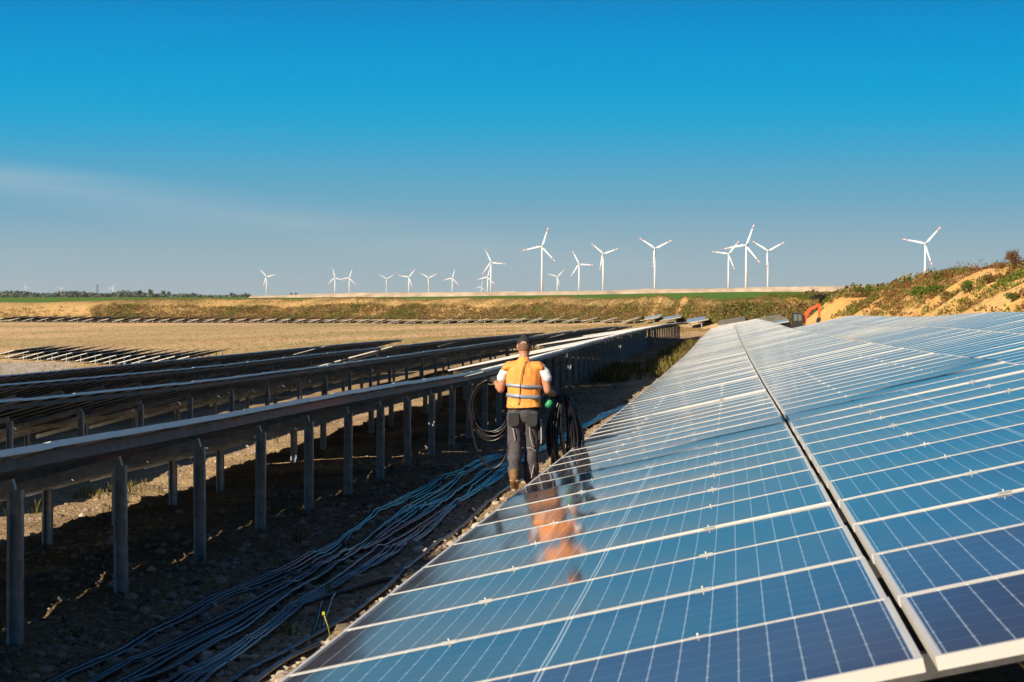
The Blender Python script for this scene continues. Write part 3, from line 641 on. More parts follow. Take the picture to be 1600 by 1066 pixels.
# scrub over the mound (upper part) and along the far bank
U = np.random.uniform
def pick(lists, which): return [random.choice(lists[w]) for w in which]
Y = U(85, 430, 9500); X = U(13.5, 42, 9500); p = ss(X, 14.5, 21); n = fbm(X, Y, 11., 3, 71); ok = (U(0, 1, 9500) < p*(.8+2.8*n)) & (X/Y < .2)
X, Y, n = X[ok], Y[ok], n[ok]; r = U(.22, .62, len(X))*(1+Y/500)*np.where(U(0, 1, len(X)) < .05, 2.1, 1)
scrub_cloud('mound_scrub', list(zip(X, Y, r, pick([[0, 0, 1, 2, 2, 2, 3, 3], [0, 0, 1, 1, 2]], (n > .12).astype(int)))), (L_OLIVE, L_GREEN, L_RUST, L_DRY), 'dry brown and olive scrub covering the upper part of the sandy mound', 'scrub', 52)
N_ = 42000; t = U(-.40, .075, N_); Y = Yfront(t)+U(46, 89, N_); X = t*Y; n = fbm(X, Y, 16., 3, 73); ok = U(0, 1, N_) < np.where(t > -.33, 1, .12)*(.95+1.2*n)
t, X, Y, n = t[ok], X[ok], Y[ok], n[ok]
scrub_cloud('bank_scrub', list(zip(X, Y, U(.5, 1.3, len(X))*np.where(Y > Yfront(t)+70, .35, 1), pick([[0, 0, 2, 2, 3, 3, 3], [0, 0, 0, 1, 2]], (n > .1).astype(int)))), (L_OLIVE, L_GREEN, L_RUST, L_DRY), 'olive and straw coloured scrub covering the long bank behind the far tables', 'scrub', 15)
t = U(.018, .062, 1500); Y = U(348, 440, 1500)
scrub_cloud('slope_grass', list(zip(t*Y, Y, U(.35, .8, 1500), [random.choice([0, 1, 1, 1]) for _ in t])), (L_OLIVE, L_GREEN), 'green rough grass on the slope behind the excavator', 'grass', 26)
for px, py, r, h, m, lab, bare in ((1283, 470, 2.6, 1.9, L_DARK, 'dark leafless looking bush at the top of the orange sand pile', False), (1440, 428, 2.2, 1.9, L_RUST, 'bare brown bush on the crest in front of the lone turbine', True),
    (1500, 418, 2.0, 1.1, L_GREEN, 'low green bush on the crest right of the bare brown bush', False), (1584, 415, .9, 1.5, L_RUST, 'bare spiky bush on the skyline near the right edge', True),
    (1402, 441, .8, .7, L_DARK, 'small dark bush low on the left shoulder of the mound', False), (1436, 462, 1.7, 1.4, L_GREEN, 'bright green bush on the left flank of the mound', False), (1465, 436, 1.3, 1.2, L_OLIVE, 'yellow green bush high on the flank of the mound', False),
    (1458, 458, 1.4, 1.2, L_GREEN, 'bright green bush right beside another on the flank', False), (1508, 452, 1.1, 1.0, L_GREEN, 'green bush at the lower rim of the scrub in the middle', False), (1478, 466, .9, .9, L_OLIVE, 'small dark green bush at the foot of the scrub', False),
    (1545, 438, 1.0, .7, L_OLIVE, 'round green bush on the bare sand near the right', False), (1583, 466, .8, .6, L_GREEN, 'small green bush low on the bare sand at the right edge', False), (1380, 477, .8, .7, L_OLIVE, 'small olive bush low on the left foot of the mound', False)):
    q = hit(px, py+6)
    if q: bush(q[0], q[1], r, h, m, lab, 900, bare)
# green weeds in the aisle and along the low edge
pts = []
for _ in range(220):
    Y = random.uniform(62, 130); X = random.uniform(-3.0, -1.95)-.3*random.random(); 
    if random.random() < ss(Y, 58, 75): pts.append((X, Y, 0))
for _ in range(90):
    Y = random.uniform(62, 74); X = random.uniform(-4.2, -3.3); pts.append((X, Y, 0))
for _ in range(350):
    Y = random.uniform(60, 160); X = random.uniform(-9.6, -8.2); pts.append((X, Y, 0))
tufts('weeds', pts, .40, L_OLIVE, 'tall green weeds growing along the low edge and between the far rows', 'weeds', .22, 16, .02)
pts = []
for _ in range(150):
    Y = random.uniform(8, 60); X = random.choice([random.uniform(-10, -7.5), random.uniform(-6, -2), random.uniform(-15.8, -13)]); n = float(fbm(np.array([X]), np.array([Y]), 2., 2, 91)[0])
    if n > .08: pts.append((X, Y, 0))
for cx, cy in ((-8.6, 26.5), (-13.6, 44), (-14.2, 41.5), (-9.2, 24)):
    for _ in range(22): X = cx+random.gauss(0, .35); Y = cy+random.gauss(0, .5); pts.append((X, Y, 0))
tufts('grass_tufts', pts, .16, L_OLIVE, 'thin olive grass tufts scattered between the near rows', 'grass', .10, 10, .006)
pts = []
for _ in range(14000):
    t = random.uniform(-.40, 0.0); Y = 240*(3.1**random.random()); X = t*Y
    if Y < float(Yfront(t))-2: pts.append((X, Y, 0))
tufts('field_grass', pts, .28, L_DRY, 'dry straw coloured grass over the wide tan field', 'grass', .5, 5, .03)
# gravel and stones
def rocks():
    base = []
    for k in range(5):
        bm = bmesh.new(); bmesh.ops.create_icosphere(bm, subdivisions=1, radius=1)
        for v in bm.verts: v.co *= random.uniform(.7, 1.15)
        base.append(([v.co.copy() for v in bm.verts], [[v.index for v in f.verts] for f in bm.faces])); bm.free()
    b = MB()
    for i in range(24000):
        Y = 8*(7.0**(random.random()**1.15)); X = random.choice([random.uniform(-4.6, -1.9), random.uniform(-8.5, -3.5), random.uniform(-16, -8.4) if Y > 20 else random.uniform(-8, -2)])
        s = .009*random.paretovariate(2.0); s = min(s, .055); vs, fs = random.choice(base); q = Matrix.Rotation(random.uniform(0, 6.3), 3, 'Z')
        c = Vector((X, Y, 0)); sc = Vector((s*random.uniform(.8, 1.4), s, s*random.uniform(.5, .9)))
        vv = [q@Vector((v.x*sc.x, v.y*sc.y, v.z*sc.z))+c for v in vs]; b.add(vv, fs, 0)
        b.v[-len(vv):] = [(a, d, e) for a, d, e in b.v[-len(vv):]]
        rk.append((len(vv), X, Y))
    n = 0; Xs = np.array([r[1] for r in rk]); Ys = np.array([r[2] for r in rk]); Z = CZ-Hgnd(Xs, Ys)
    V = np.array(b.v); idx = np.repeat(np.arange(len(rk)), [r[0] for r in rk]); V[:, 2] += Z[idx]+.004; b.v = [tuple(v) for v in V]
    tag(b.build('gravel', [STONE]), 'loose stones and gravel strewn over the bare soil between the rows', 'gravel', kind='stuff')
rk = []; rocks()

# ------------------------------------------------------------------ cables on the ground
CAB = mat('black_cable', (.030, .028, .038), .24, 0, .15, 5, spec=.65)
COILM = mat('coil_rubber', (.012, .011, .012), .30, 0, .2, 9, spec=.45)
YEL = mat('yellow_plastic', (.45, .40, .02), .6)
def catmull(P, n=6):
    out = []
    for i in range(len(P)-1):
        p0, p1, p2, p3 = P[max(i-1, 0)], P[i], P[i+1], P[min(i+2, len(P)-1)]
        for k in range(n):
            t = k/n; out.append(.5*((2*p1)+(p2-p0)*t+(2*p0-5*p1+4*p2-p3)*t*t+(3*p1-p0-3*p2+p3)*t*t*t))
    return out+[P[-1]]
def cable(pix, r, seed, side, label, wob=.05, group='cables laid along the aisle'):
    rnd = random.Random(seed); P = [on_ground(x, y, 120) for x, y in pix]; P = [Vector((p.x, p.y, 0)) for p in P]
    path = catmull(P, 12)
    for _ in range(2):
        A = np.array([(q.x, q.y) for q in path]); B = np.stack([np.convolve(np.pad(A[:, j], 10, 'edge'), np.ones(21)/21, 'valid') for j in (0, 1)], 1)
        path = [Vector((u, v, 0)) for u, v in B]
    ph = [rnd.uniform(0, 6.28) for _ in range(4)]; out = []; s_ = 0
    for i, p in enumerate(path):
        d = (path[min(i+1, len(path)-1)]-path[max(i-1, 0)]); d = d.normalized() if d.length > 0 else Vector((0, 1, 0)); q = Vector((-d.y, d.x, 0))
        if i: s_ += (p-path[i-1]).length
        w = wob*(.9*math.sin(s_*.7+ph[0])+.45*math.sin(s_*1.7+ph[1])+.10*math.sin(s_*4.3+ph[2])); gather = .55+.45*math.sin(s_*.8+seed//10)
        c = p+q*(side*gather+w); out.append(c)
    xs = np.array([c.x for c in out]); ys = np.array([c.y for c in out]); zs = CZ-Hgnd(xs, ys)
    zz = np.convolve(np.pad(zs, 6, 'edge'), np.ones(13)/13, 'valid'); zz = np.maximum(zz, zs-.004)
    for c, z in zip(out, zz): c.z = float(z)+r*.9+rnd.uniform(0, .002)+(.012*(seed % 4))*abs(math.sin(s_+seed))
    b = MB(); b.tube(out, r, 8); return tag(b.build('cable', [CAB]), label, 'cable', group)
def crop8(L): return [(380+x/2.626, 660+y/2.626) for x, y in L]
far = [(830, 712), (868, 690), (915, 668), (955, 648), (990, 628)]
bundles = [
 ('outermost bundle nearest the posts', crop8([(-1000, 1190), (-756, 1066), (-578, 995), (-410, 900), (-315, 848), (-158, 764), (0, 690), (100, 655), (250, 585), (400, 490), (500, 420), (600, 350), (700, 300), (800, 255), (900, 195), (1000, 150), (1090, 105)])+far, 5, .052),
 ('second bundle from the posts', crop8([(-830, 1200), (-640, 1100), (-480, 1010), (-300, 930), (-150, 860), (0, 790), (150, 700), (300, 625), (420, 545), (520, 470), (640, 400), (750, 320), (850, 268), (960, 190), (1090, 125)])+far, 4, .05),
 ('middle bundle', crop8([(-700, 1210), (-500, 1100), (-300, 1000), (-100, 900), (0, 835), (130, 760), (300, 665), (420, 590), (520, 525), (620, 455), (750, 385), (830, 320), (900, 275), (960, 225), (1090, 155)])+far, 5, .055),
 ('bundle curling below the middle one', crop8([(-560, 1230), (-380, 1150), (-200, 1066), (0, 925), (100, 850), (250, 745), (400, 670), (560, 570), (700, 480), (800, 400), (880, 340), (940, 290), (1000, 250), (1090, 190)])+far, 5, .055)]
sd_ = 100
for nm, pix, n, sp in bundles:
    for k in range(n):
        cable(pix, random.uniform(.014, .018), sd_+k, (k-(n-1)/2)*sp, '%s thin black cable from the right in the %s' % (ordw(k+1), nm), .013)
    sd_ += 17
cable(crop8([(-330, 1200), (-120, 1066), (0, 965), (150, 830), (300, 745), (450, 690), (560, 668), (640, 650)]), .018, 201, 0, 'thick dark blue cable bending across the thin bundles to the panel edge', .01, None)
cable(crop8([(-260, 1200), (0, 1055), (200, 935), (380, 845), (520, 740), (620, 655), (740, 560), (840, 470), (1000, 350), (1103, 262), (1180, 215)]), .016, 203, -.03, 'thick black cable hugging the low edge of the right hand panels', .012, None)
cable(crop8([(-80, 1190), (60, 1075), (180, 985), (260, 945), (330, 920)]), .016, 205, 0, 'short thick cable disappearing under the panel corner at the bottom', .01, None)
cable(crop8([(395, 715), (350, 780), (335, 840), (325, 875)]), .011, 207, 0, 'short cable end crossing below the thick dark blue cable', .006, None)
cable(crop8([(335, 735), (305, 790), (298, 850), (275, 905)]), .011, 209, 0, 'short curled cable end beside the yellow tie', .006, None)
def yellow_tie():
    p = on_ground(518, 1003, 60); T = empty('cable_tie', p, label='upright yellow cable tie sticking up by the thick black cable', cat='cable tie')
    b = MB(); b.tube([(0, 0, -.02), (-.018, 0, .08), (-.045, 0, .16)], [.002, .002, .003], 6); b.build('strap', [YEL], T)
    b = MB(); b.box((-.055, -.007, .158), (-.039, .007, .176)); b.build('head', [YEL], T)
yellow_tie()

# ------------------------------------------------------------------ person with two coils
def loft(b, chain, n=16):
    """chain of (x, y, z, ra, rb): rounded tube with elliptical sections, ra along local side, rb along local depth"""
    P = [Vector(c[:3]) for c in chain]; vs = []; rings = []
    d0 = (P[1]-P[0]).normalized(); d1 = (P[-1]-P[-2]).normalized(); ra, rb = chain[0][3:5]; rc, rd = chain[-1][3:5]
    seq = [(P[0]-d0*min(ra, rb)*.8, ra*.35, rb*.35), (P[0]-d0*min(ra, rb)*.5, ra*.78, rb*.78)]+[(p, c[3], c[4]) for p, c in zip(P, chain)]+[(P[-1]+d1*min(rc, rd)*.5, rc*.78, rd*.78), (P[-1]+d1*min(rc, rd)*.8, rc*.35, rd*.35)]
    for i, (p, a, c) in enumerate(seq):
        d = (seq[min(i+1, len(seq)-1)][0]-seq[max(i-1, 0)][0]).normalized()
        ref = Vector((0, 1, 0)) if abs(d.y) < .85 else Vector((0, 0, 1))
        sx = ref.cross(d).normalized(); sy = d.cross(sx)
        for k in range(n): t = 2*math.pi*k/n; vs.append(p+sx*(math.cos(t)*a)+sy*(math.sin(t)*c))
    m = len(seq); fs = [(i*n+k, i*n+(k+1) % n, (i+1)*n+(k+1) % n, (i+1)*n+k) for i in range(m-1) for k in range(n)]+[tuple(range(n))[::-1], tuple(range((m-1)*n, m*n))]
    b.add(vs, fs, 0, True)
def merged(name, chains, m, parent, voxel=.01, smooth=4, wr=0., seed=1, extra=None):
    b = MB()
    for c in chains: loft(b, c)
    if extra: extra(b)
    me = b.mesh(name+'_raw'); o = bpy.data.objects.new('tmp', me); COL.objects.link(o)
    r = o.modifiers.new('r', 'REMESH'); r.mode = 'VOXEL'; r.voxel_size = voxel; r.use_smooth_shade = True
    q = o.modifiers.new('s', 'SMOOTH'); q.factor = .5; q.iterations = smooth
    dg = bpy.context.evaluated_depsgraph_get(); dg.update(); me2 = bpy.data.meshes.new_from_object(o.evaluated_get(dg)); me2.name = name
    bpy.data.objects.remove(o)
    if wr:
        n = len(me2.vertices); co = np.empty(n*3, np.float32); me2.vertices.foreach_get('co', co); no = np.empty(n*3, np.float32); me2.vertices.foreach_get('normal', no)
        co = co.reshape(-1, 3); no = no.reshape(-1, 3)
        f = fbm(co[:, 0]*1.3+co[:, 2]*.7+seed, co[:, 2]*1.0-co[:, 0]*.5+co[:, 1], .13, 3, seed)+.8*np.abs(vn((co[:, 2]+co[:, 0]*.8)/.05, co[:, 1]/.12, seed+3))
        co = co+no*(f*wr)[:, None]; me2.vertices.foreach_set('co', co.ravel())
    me2.materials.clear(); me2.materials.append(m); me2.update()
    return me_obj(name, me2, parent)
SKIN = mat('skin', (.52, .23, .13), .5, 0, .12, 9, spec=.4)
ORANGE = mat('orange_vest', (.98, .345, .07), .75, 0, .06, 12)
SILVER = mat('reflective_band', (.30, .35, .42), .45, .2)
WHITE = mat('white_shirt', (.68, .68, .72), .85)
TROU = mat('grey_work_trousers', (.075, .068, .078), .85, 0, .3, 14, bump=.3, bscale=160)
BLACK = mat('black_cloth', (.018, .018, .02), .8)
BOOT = mat('tan_boot', (.19, .105, .045), .8, 0, .3, 20)
SOLE = mat('boot_sole', (.42, .27, .12), .85, 0, .2, 30)
GLOVE = mat('dark_glove', (.03, .03, .035), .75)
GREEN = mat('green_tape', (.03, .32, .14), .45)
PS = .955
def person():
    Y = 21.7; X = (819-1138)/F*Y; g = Zg(X, Y)
    P = empty('person', (X, Y, g), label='person in orange safety vest and black cap walking away with two cable coils', cat='person'); P.scale = (PS, PS, PS)
    LEl = (-.275, .02, 1.135); LWr = (-.355, .20, 1.225); LH = (-.375, .235, 1.245)
    REl = (.275, -.02, 1.13); RWr = (.345, .17, 1.075); RH = (.35, .22, 1.07)
    body = [
        [(0, .02, .93, .155, .105), (0, .01, 1.05, .145, .10), (0, 0, 1.2, .155, .105), (0, -.005, 1.34, .165, .11), (0, 0, 1.44, .12, .085), (0, .01, 1.50, .058, .058), (0, .025, 1.56, .055, .060)],
        [(0, .03, 1.56, .060, .070), (0, .045, 1.61, .074, .088), (0, .05, 1.66, .078, .096), (0, .05, 1.70, .072, .088), (0, .045, 1.73, .045, .06)],
        [(0, .115, 1.585, .035, .03), (0, .12, 1.61, .03, .03)], [(0, .142, 1.645, .011, .012), (0, .155, 1.625, .014, .012)],
        [(-.078, .035, 1.665, .010, .016), (-.082, .03, 1.64, .011, .018), (-.079, .035, 1.615, .008, .012)], [(.078, .035, 1.665, .010, .016), (.082, .03, 1.64, .011, .018), (.079, .035, 1.615, .008, .012)],
        [(-.15, 0, 1.42, .06, .055), (-.205, 0, 1.39, .058, .055), (-.235, .0, 1.30, .052, .05), (-.262, .005, 1.2, .046, .044), (LEl[0], LEl[1], LEl[2], .042, .042)],
        [(LEl[0], LEl[1], LEl[2], .043, .042), (-.30, .08, 1.16, .044, .042), (-.33, .15, 1.20, .034, .034), (*LWr, .027, .026)],
        [(.15, 0, 1.42, .06, .055), (.205, 0, 1.39, .058, .055), (.24, -.005, 1.30, .052, .05), (.262, -.015, 1.2, .046, .044), (REl[0], REl[1], REl[2], .042, .042)],
        [(REl[0], REl[1], REl[2], .043, .042), (.30, .05, 1.115, .044, .042), (.325, .11, 1.095, .034, .034), (*RWr, .027, .026)],
        [(-.09, .02, .92, .085, .095), (-.095, .0, .70, .07, .075), (-.09, -.02, .52, .052, .055), (-.085, -.12, .30, .045, .05), (-.085, -.24, .12, .036, .04)],
        [(.09, .02, .92, .085, .095), (.095, .03, .70, .07, .075), (.085, .06, .50, .052, .055), (.08, .05, .28, .045, .05), (.075, .04, .08, .036, .04)]]
    merged('body', body, SKIN, P, .009, 5)
    # white shirt: short sleeves and collar area
    merged('shirt', [[(-.12, 0, 1.40, .06, .06), (-.19, 0, 1.385, .060, .060), (-.236, 0, 1.33, .058, .058), (-.262, .003, 1.265, .057, .056)], [(.12, 0, 1.40, .06, .06), (.19, 0, 1.385, .060, .060), (.240, -.005, 1.33, .058, .058), (.268, -.012, 1.265, .057, .056)],
        [(0, 0, 1.36, .16, .105), (0, .005, 1.42, .10, .085), (0, .01, 1.44, .066, .066)]], WHITE, P, .009, 3, .012, 5)
    VR = [(.93, .204, .145), (.97, .202, .140), (1.0, .192, .130), (1.08, .188, .128), (1.18, .195, .130), (1.30, .207, .132), (1.38, .212, .126), (1.425, .185, .108), (1.462, .11, .085), (1.478, .075, .070)]
    def vr(z): return np.interp(z, [v[0] for v in VR], [v[1] for v in VR]), np.interp(z, [v[0] for v in VR], [v[2] for v in VR])
    vest = merged('vest', [[(0, .0, z, a, c) for z, a, c in VR], [(-.10, 0, 1.415, .060, .095), (-.185, 0, 1.405, .052, .090), (-.215, 0, 1.385, .035, .082)], [(.10, 0, 1.415, .060, .095), (.185, 0, 1.405, .052, .090), (.215, 0, 1.385, .035, .082)]], ORANGE, P, .009, 3, .016, 9)
    for v in vest.data.vertices: v.co.z = max(v.co.z, .938+.008*math.sin(9*v.co.x))
    for z0, z1 in ((1.165, 1.205), (1.045, 1.09)):
        b = MB(); n = 48; vs = []
        for zz, e in ((z0, .004), (z0, .0135), (z1, .0135), (z1, .004)):
            for k in range(n):
                t = 2*math.pi*k/n; a, c = vr(zz); dz = -.022*math.cos(t)*.6
                wv = .004*math.sin(5*t+z0*40)
                vs.append(((a+e+wv)*math.cos(t), (c+e+wv)*math.sin(t), zz+dz))
        b.add(vs, [(i*n+k, i*n+(k+1) % n, ((i+1) % 4)*n+(k+1) % n, ((i+1) % 4)*n+k) for i in range(4) for k in range(n)], 0, True); b.build('reflective_band', [SILVER], vest)
    b = MB(); b.tube(catmull([Vector(p) for p in ((.035, -.085, 1.475), (.012, -.128, 1.42), (-.015, -.150, 1.30), (-.03, -.147, 1.18), (-.035, -.143, 1.06), (-.05, -.148, .97))]), .0045, 6); b.build('fold_shadow', [BLACK], vest)  # thin black tube drawn in place of the fold shadow down the back
    tr = merged('trousers', [[(0, .01, .965, .175, .115), (0, .01, .90, .19, .13), (0, .01, .84, .185, .13)],
        [(-.095, .01, .86, .105, .125), (-.10, .0, .72, .098, .105), (-.105, -.01, .60, .088, .095), (-.10, -.03, .50, .082, .088), (-.098, -.09, .36, .078, .085), (-.095, -.165, .22, .074, .08), (-.092, -.20, .165, .070, .078)],
        [(.095, .01, .86, .105, .125), (.10, .02, .72, .098, .105), (.098, .05, .60, .088, .095), (.09, .06, .50, .084, .09), (.085, .055, .35, .082, .088), (.08, .045, .18, .080, .088), (.078, .04, .10, .078, .088)]], TROU, P, .011, 3, .022, 21)
    def strip(name, pts, r, m, par): b = MB(); b.tube(catmull([Vector(p) for p in pts]), r, 6); return b.build(name, [m], par)
    PI_ = mat('pale_piping', (.42, .40, .40), .7)
    strip('piping', [(-.115, -.118, .70), (-.10, -.120, .62), (-.092, -.112, .56), (-.135, -.108, .50)], .006, PI_, tr)
    strip('piping', [(-.11, -.150, .36), (-.095, -.200, .27)], .005, PI_, tr)
    strip('piping', [(.075, -.100, .73), (.08, -.085, .62), (.098, -.062, .52), (.105, -.045, .48)], .006, PI_, tr)
    strip('piping', [(.04, -.048, .47), (.09, -.045, .465), (.14, -.02, .43)], .005, PI_, tr)
    strip('piping', [(.12, -.045, .27), (.10, -.06, .18), (.095, -.06, .12)], .005, PI_, tr)
    strip('belt', [(.188*math.cos(t), .01+.130*math.sin(t), .925) for t in np.linspace(0, 6.283, 24)], .010, BLACK, tr)
    for sx in (-1, 1):
        b = MB(); M = Matrix.Translation((sx*.105, -.120, .80)) @ Matrix.Rotation(R(-6), 4, 'X'); b.prism([(-.062, .075), (-.066, -.05), (-.03, -.082), (.035, -.082), (.066, -.045), (.062, .075)], -.014, .014, 1, 0, M); o = b.build('pocket', [BLACK], tr)
        bv = o.modifiers.new('b', 'BEVEL'); bv.width = .008; bv.segments = 2
    b = MB(); b.box((.17, -.07, .56), (.215, .06, .80)); o = b.build('tool_pouch', [BLACK], tr); bv = o.modifiers.new('b', 'BEVEL'); bv.width = .018; bv.segments = 3
    strip('tool', [(.205, -.085, .52), (.21, -.08, .62), (.20, -.075, .80)], .008, PI_, tr); strip('tool', [(.225, -.06, .56), (.222, -.055, .70), (.215, -.05, .76)], .006, SILVER, tr)
    # boots: trailing left on its toe, right flat ahead
    lb = merged('boot', [[(-.09, -.215, .20, .056, .060), (-.09, -.235, .14, .055, .060), (-.09, -.245, .115, .048, .05)], [(-.09, -.262, .115, .045, .04), (-.09, -.20, .055, .048, .04), (-.09, -.13, .032, .046, .028), (-.09, -.09, .03, .038, .022)]], BOOT, P, .008, 3)
    b = MB(); M = Matrix.Translation((-.09, -.205, .055)) @ Matrix.Rotation(R(-42), 4, 'X'); b.prism([(-.045, -.10), (-.048, -.02), (-.036, 0), (-.05, .04), (-.046, .10), (.046, .10), (.05, .04), (.036, 0), (.048, -.02), (.045, -.10)], -.020, .0, 2, 0, M); b.build('sole', [SOLE], lb)
    rb = merged('boot', [[(.075, .035, .20, .056, .060), (.075, .03, .10, .055, .062), (.075, .03, .06, .046, .05)], [(.075, -.0, .045, .045, .04), (.075, .08, .045, .048, .04), (.075, .17, .038, .046, .03), (.075, .21, .033, .036, .024)]], BOOT, P, .008, 3)
    b = MB(); b.prism([(.033, -.045), (.03, .1), (.04, .22), (.11, .22), (.12, .1), (.117, -.045)], .0, .022, 2, 0); b.build('sole', [SOLE], rb)
    # cap with strap opening at the back
    cap = merged('cap', [[(0, .048, 1.672, .086, .104), (0, .05, 1.70, .086, .102), (0, .05, 1.73, .074, .086), (0, .05, 1.755, .045, .052)]], BLACK, P, .007, 3)
    b = MB(); vs = []
    for r_, zz in ((.0, 1.672), (.075, 1.660)):
        for k in range(13): t = math.pi*(k/12); vs.append((math.cos(t)*(.082-r_*.1), .05+math.sin(t)*(.10+r_), zz))
    vs += [(a, c, z-.006) for a, c, z in vs]
    b.add(vs, [(k, k+1, 13+k+1, 13+k) for k in range(12)]+[(26+k, 39+k, 39+k+1, 26+k+1) for k in range(12)]+[(13+k, 14+k, 40+k, 39+k) for k in range(12)]); b.build('peak', [BLACK], cap)
    b = MB(); b.tube([(math.cos(t)*.034, -.050, 1.672+math.sin(t)*.026) for t in np.linspace(.15, 2.99, 10)], .004, 6); b.build('strap', [PI_], cap)
    merged('strap_opening', [[(-.03, -.038, 1.676, .012, .016), (0, -.042, 1.686, .012, .018), (.03, -.038, 1.676, .012, .016)]], SKIN, cap, .005, 1)
    merged('hair', [[(0, .03, 1.618, .076, .084), (0, .04, 1.668, .082, .097)]], mat('grey_stubble', (.20, .11, .07), .8, 0, .3, 60), P, .007, 2)
    # gloves: palm, four fingers curled round the coil, thumb from the side of the palm
    def glove(w, h, s):
        w = Vector(w); h = Vector(h); d = (h-w).normalized()
        ch = [[(*(w-d*.03), .030, .030), (*w, .032, .028)], [(*w, .030, .026), (*(w+d*.04), .040, .024), (*(w+d*.075), .042, .020)]]
        side = d.cross(Vector((0, 0, 1))).normalized(); dn = Vector((0, 0, -1))
        for k, ln in enumerate((.040, .046, .043, .033)):
            a = w+d*.075+side*((k-1.5)*.020); c = a+d*ln*.7+dn*.006; e = c+dn*ln*.7-d*.004; f = e-d*ln*.55+dn*.003
            ch.append([(*a, .0105, .0105), (*c, .0100, .0100), (*e, .0095, .0095), (*f, .0085, .0085)])
        a = w+d*.025+side*(-s*.034); c = a+d*.03+side*(-s*.016)+dn*.018; e = c+d*.016+dn*.026
        ch.append([(*a, .013, .013), (*c, .011, .011), (*e, .0095, .0095)])
        return merged('glove', ch, GLOVE, P, .0045, 2)
    glove(LWr, LH, -1); glove(RWr, RH, 1)
    org = Vector((X, Y, g))
    return org, PS*(Vector(LWr)+(Vector(LH)-Vector(LWr)).normalized()*.085+Vector((0, 0, -.02))), PS*(Vector(RWr)+(Vector(RH)-Vector(RWr)).normalized()*.085+Vector((0, 0, -.02)))
PO, HL, HR = person()
def coil(top, turns, ax, az, yaw, spread, seed, label, r=.0125, tear=0., tail=None, fan=0.):
    """one continuous spiral of cable hanging from the hand at its top"""
    rnd = random.Random(seed); pts = []; N = 30; cs = []
    for k in range(turns+1): cs.append((rnd.uniform(-1, 1), rnd.uniform(.80, 1.08) if not fan else rnd.uniform(.18, 1.08), rnd.uniform(.84, 1.10), rnd.uniform(-.5, .5)))
    for i in range(turns*N+1):
        k = i//N; f = (i % N)/N; k2 = min(k+1, turns); L_ = lambda j: cs[k][j]*(1-f)+cs[k2][j]*f
        t = 2*math.pi*f+math.pi/2; a = ax*L_(1); h = az*L_(2); s = math.sin(t); c = math.cos(t)
        wdt = a*(1-tear*(s*.5+.5)**2)
        x = c*wdt; z = (s-1)*h; y = spread*L_(0)*(.25+.75*(1-(s*.5+.5)))+ (i/(turns*N)-.5)*.05; x += fan*L_(3)*(1-(s*.5+.5))
        pts.append(Vector((x, y, z))+Vector((rnd.gauss(0, .0006), rnd.gauss(0, .0006), 0)))
    if tail: pts += catmull([pts[-1]]+[Vector(p) for p in tail], 8)[1:]
    M = Matrix.Rotation(yaw, 3, 'Z'); T = tag(MB_tube(pts, r, M).build('cable_coil', [COILM]), label, 'cable coil'); T.location = PO+top; return T
def MB_tube(pts, r, M):
    b = MB(); b.tube([M@p for p in pts], r, 8); return b
coil(HL+Vector((-.02, .02, -.004)), 11, .262, .325, R(-12), .05, 3, 'loosely wound black cable coil hanging from the left hand', .0125, .05,
     tail=[(-.16, 0, -.10), (-.225, -.01, -.35), (-.21, -.02, -.62), (-.12, -.03, -.86), (-.0, -.02, -.99), (.12, .0, -.93), (.20, .02, -.76), (.22, .02, -.60)])
coil(HR+Vector((.075, .02, .04)), 26, .225, .42, R(20), .15, 8, 'thick drooping black cable coil hanging from the right hand', .0125, .42, fan=.16,
     tail=[(-.05, 0, -.12), (-.12, -.03, -.5), (-.14, -.04, -.85), (-.08, -.05, -1.0)])
o = MB(); o.tube([(0, -.02, -.02), (0, -.02, .05)], .035, 16); o.tube([(0, -.02, .05), (0, -.02, .06)], .022, 12)
o = o.build('tape_roll', [GREEN]); o.location = PO+Vector((.275, -.02, .925)); o.rotation_euler = (R(10), R(35), 0); tag(o, 'small green roll beside the right hip, against the drooping coil', 'tape roll')

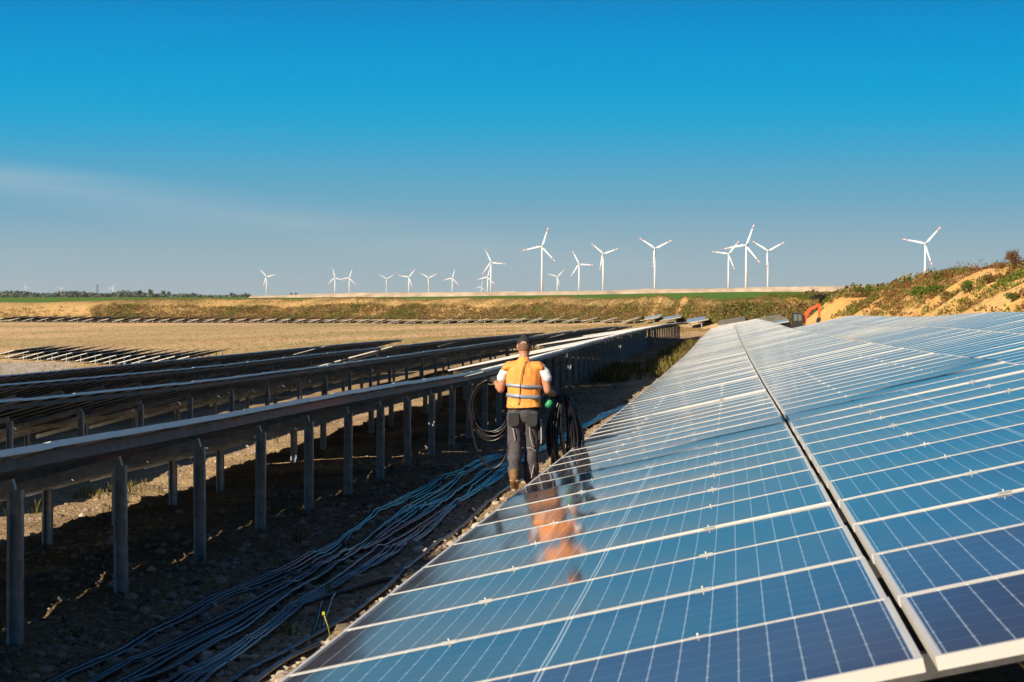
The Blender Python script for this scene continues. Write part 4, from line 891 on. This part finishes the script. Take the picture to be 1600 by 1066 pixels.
# ------------------------------------------------------------------ excavator
def excavator():
    Y = 285.; p = at_depth(1247, 494, Y); X = p.x; g = Zg(X, Y); k = (p.z-g)/2.4*1.22
    RED = mat('excavator_red', (.80, .11, .02), .4, 0, .1, 3, coat=.3); BK = mat('excavator_black', (.02, .022, .025), .45); GL = mat('cab_glass', (.12, .16, .15), .08)
    T = empty('excavator', (X, Y, g), label='small red excavator with black cab standing between the last panels and the sand pile', cat='excavator'); T.scale = (k, k, k)
    b = MB()
    for y in (-.75, .45): b.prism([(-.95, .12), (-.8, 0), (.8, 0), (.95, .12), (.95, .33), (.8, .45), (-.8, .45), (-.95, .33)], y, y+.32, 1)
    b.build('track', [BK], T)
    b = MB(); b.prism([(-.95, .5), (.95, .5), (.95, .8), (.6, .9), (-1.0, .9)], -.7, .7, 1); b.build('body', [BK], T)
    b = MB(); b.prism([(-.85, .9), (.60, .9), (.66, 1.7), (.55, 2.4), (-.85, 2.4)], -.6, .45, 1); cb = b.build('cab', [BK], T)
    b = MB(); b.prism([(-.6, 1.35), (-.12, 1.35), (-.12, 2.2), (-.58, 2.2)], -.615, -.602, 1); b.prism([(.0, 1.35), (.45, 1.35), (.45, 1.7), (.36, 2.2), (.0, 2.2)], -.615, -.602, 1); b.build('window', [GL], cb)
    def bar(name, pts, w, m, par, th=.14):
        b = MB()
        for i in range(len(pts)-1):
            a = Vector((pts[i][0], 0, pts[i][1])); c = Vector((pts[i+1][0], 0, pts[i+1][1])); d = (c-a).normalized(); n = Vector((-d.z, 0, d.x)); wa, wc = pts[i][2]/2, pts[i+1][2]/2
            q = [a-n*wa-d*.03, c-n*wc+d*.03, c+n*wc+d*.03, a+n*wa-d*.03]; y = .002*i
            b.add([v+Vector((0, -th-y, 0)) for v in q]+[v+Vector((0, th+y, 0)) for v in q], [(0, 1, 2, 3), (7, 6, 5, 4), (0, 4, 5, 1), (1, 5, 6, 2), (2, 6, 7, 3), (3, 7, 4, 0)])
        return b.build(name, [m], par)
    bar('boom', [(.75, .95, .40), (1.0, 2.15, .52), (1.6, 2.95, .38), (2.75, 3.45, .30)], 0, RED, T); bar('dipper', [(2.55, 3.62, .30), (2.85, 3.2, .40), (2.78, 1.7, .26)], 0, RED, T, .11)
    bar('hydraulic_ram', [(1.5, 2.3, .12), (2.5, 2.95, .12)], 0, BK, T, .06); bar('hydraulic_ram', [(1.3, 3.05, .10), (2.2, 3.55, .10)], 0, BK, T, .05)
    b = MB(); b.prism([(2.5, 1.75), (2.95, 1.85), (3.0, 1.4), (2.75, 1.05), (2.35, 1.15)], -.3, .3, 1); b.build('bucket', [BK], T)
    b = MB(); b.prism([(-1.9, .15), (-1.6, .1), (-1.6, .5), (-1.8, .55)], -.8, .8, 1); b.box((-1.6, -.1, .25), (-.9, .1, .38)); b.build('blade', [BK], T)
excavator()

# tall site mast outside the frame on the left; its shadow falls across the near panels
def site_mast():
    x, y = .4-.62*46, 18.3-.785*46; g = Zg(x, y); T = empty('lighting_mast', (x, y, g), label='tall steel site mast behind the camera whose shadow crosses the right hand panels', cat='mast')
    b = MB(); b.tube([(0, 0, -.5), (0, 0, 30)], [.50, .44], 16); b.build('pole', [GALV], T)
    b = MB(); b.box((-1.5, -.2, 30), (1.5, .2, 30.4)); b.build('crossarm', [GALV], T)
site_mast()

def splice(px, py, n):
    par = bpy.data.objects['solar_table.0%02d' % 13]
    d = ray(px, py); k = (XH2-.22)/d.x; p = d*k+Vector((0, 0, CZ))
    b = MB(); b.box((0, -.20, -.03), (.006, .20, .03)); o = b.build('splice_plate', [RAIL], par); o.location = p-par.location
    for i in range(n): c = MB(); c.tube([(.006, -.14+.07*i, 0), (.018, -.14+.07*i, 0)], .011, 6); q = c.build('bolt', [GALV], o)

def haze():
    b = MB(); b.box((-19000, -80, CZ-40), (19000, 17500, CZ+150)); o = b.build('haze', []); m = bpy.data.materials.new('haze_air'); m.use_nodes = True; nt = m.node_tree; nt.nodes.clear()
    v = nt.nodes.new('ShaderNodeVolumePrincipled'); v.inputs['Color'].default_value = (.93, .96, 1, 1); v.inputs['Density'].default_value = 1.8e-5; v.inputs['Anisotropy'].default_value = .2
    out = nt.nodes.new('ShaderNodeOutputMaterial'); nt.links.new(v.outputs[0], out.inputs['Volume']); o.data.materials.append(m); tag(o, kind='stuff', label='thin pale haze in the air over the plain', cat='haze')
haze()
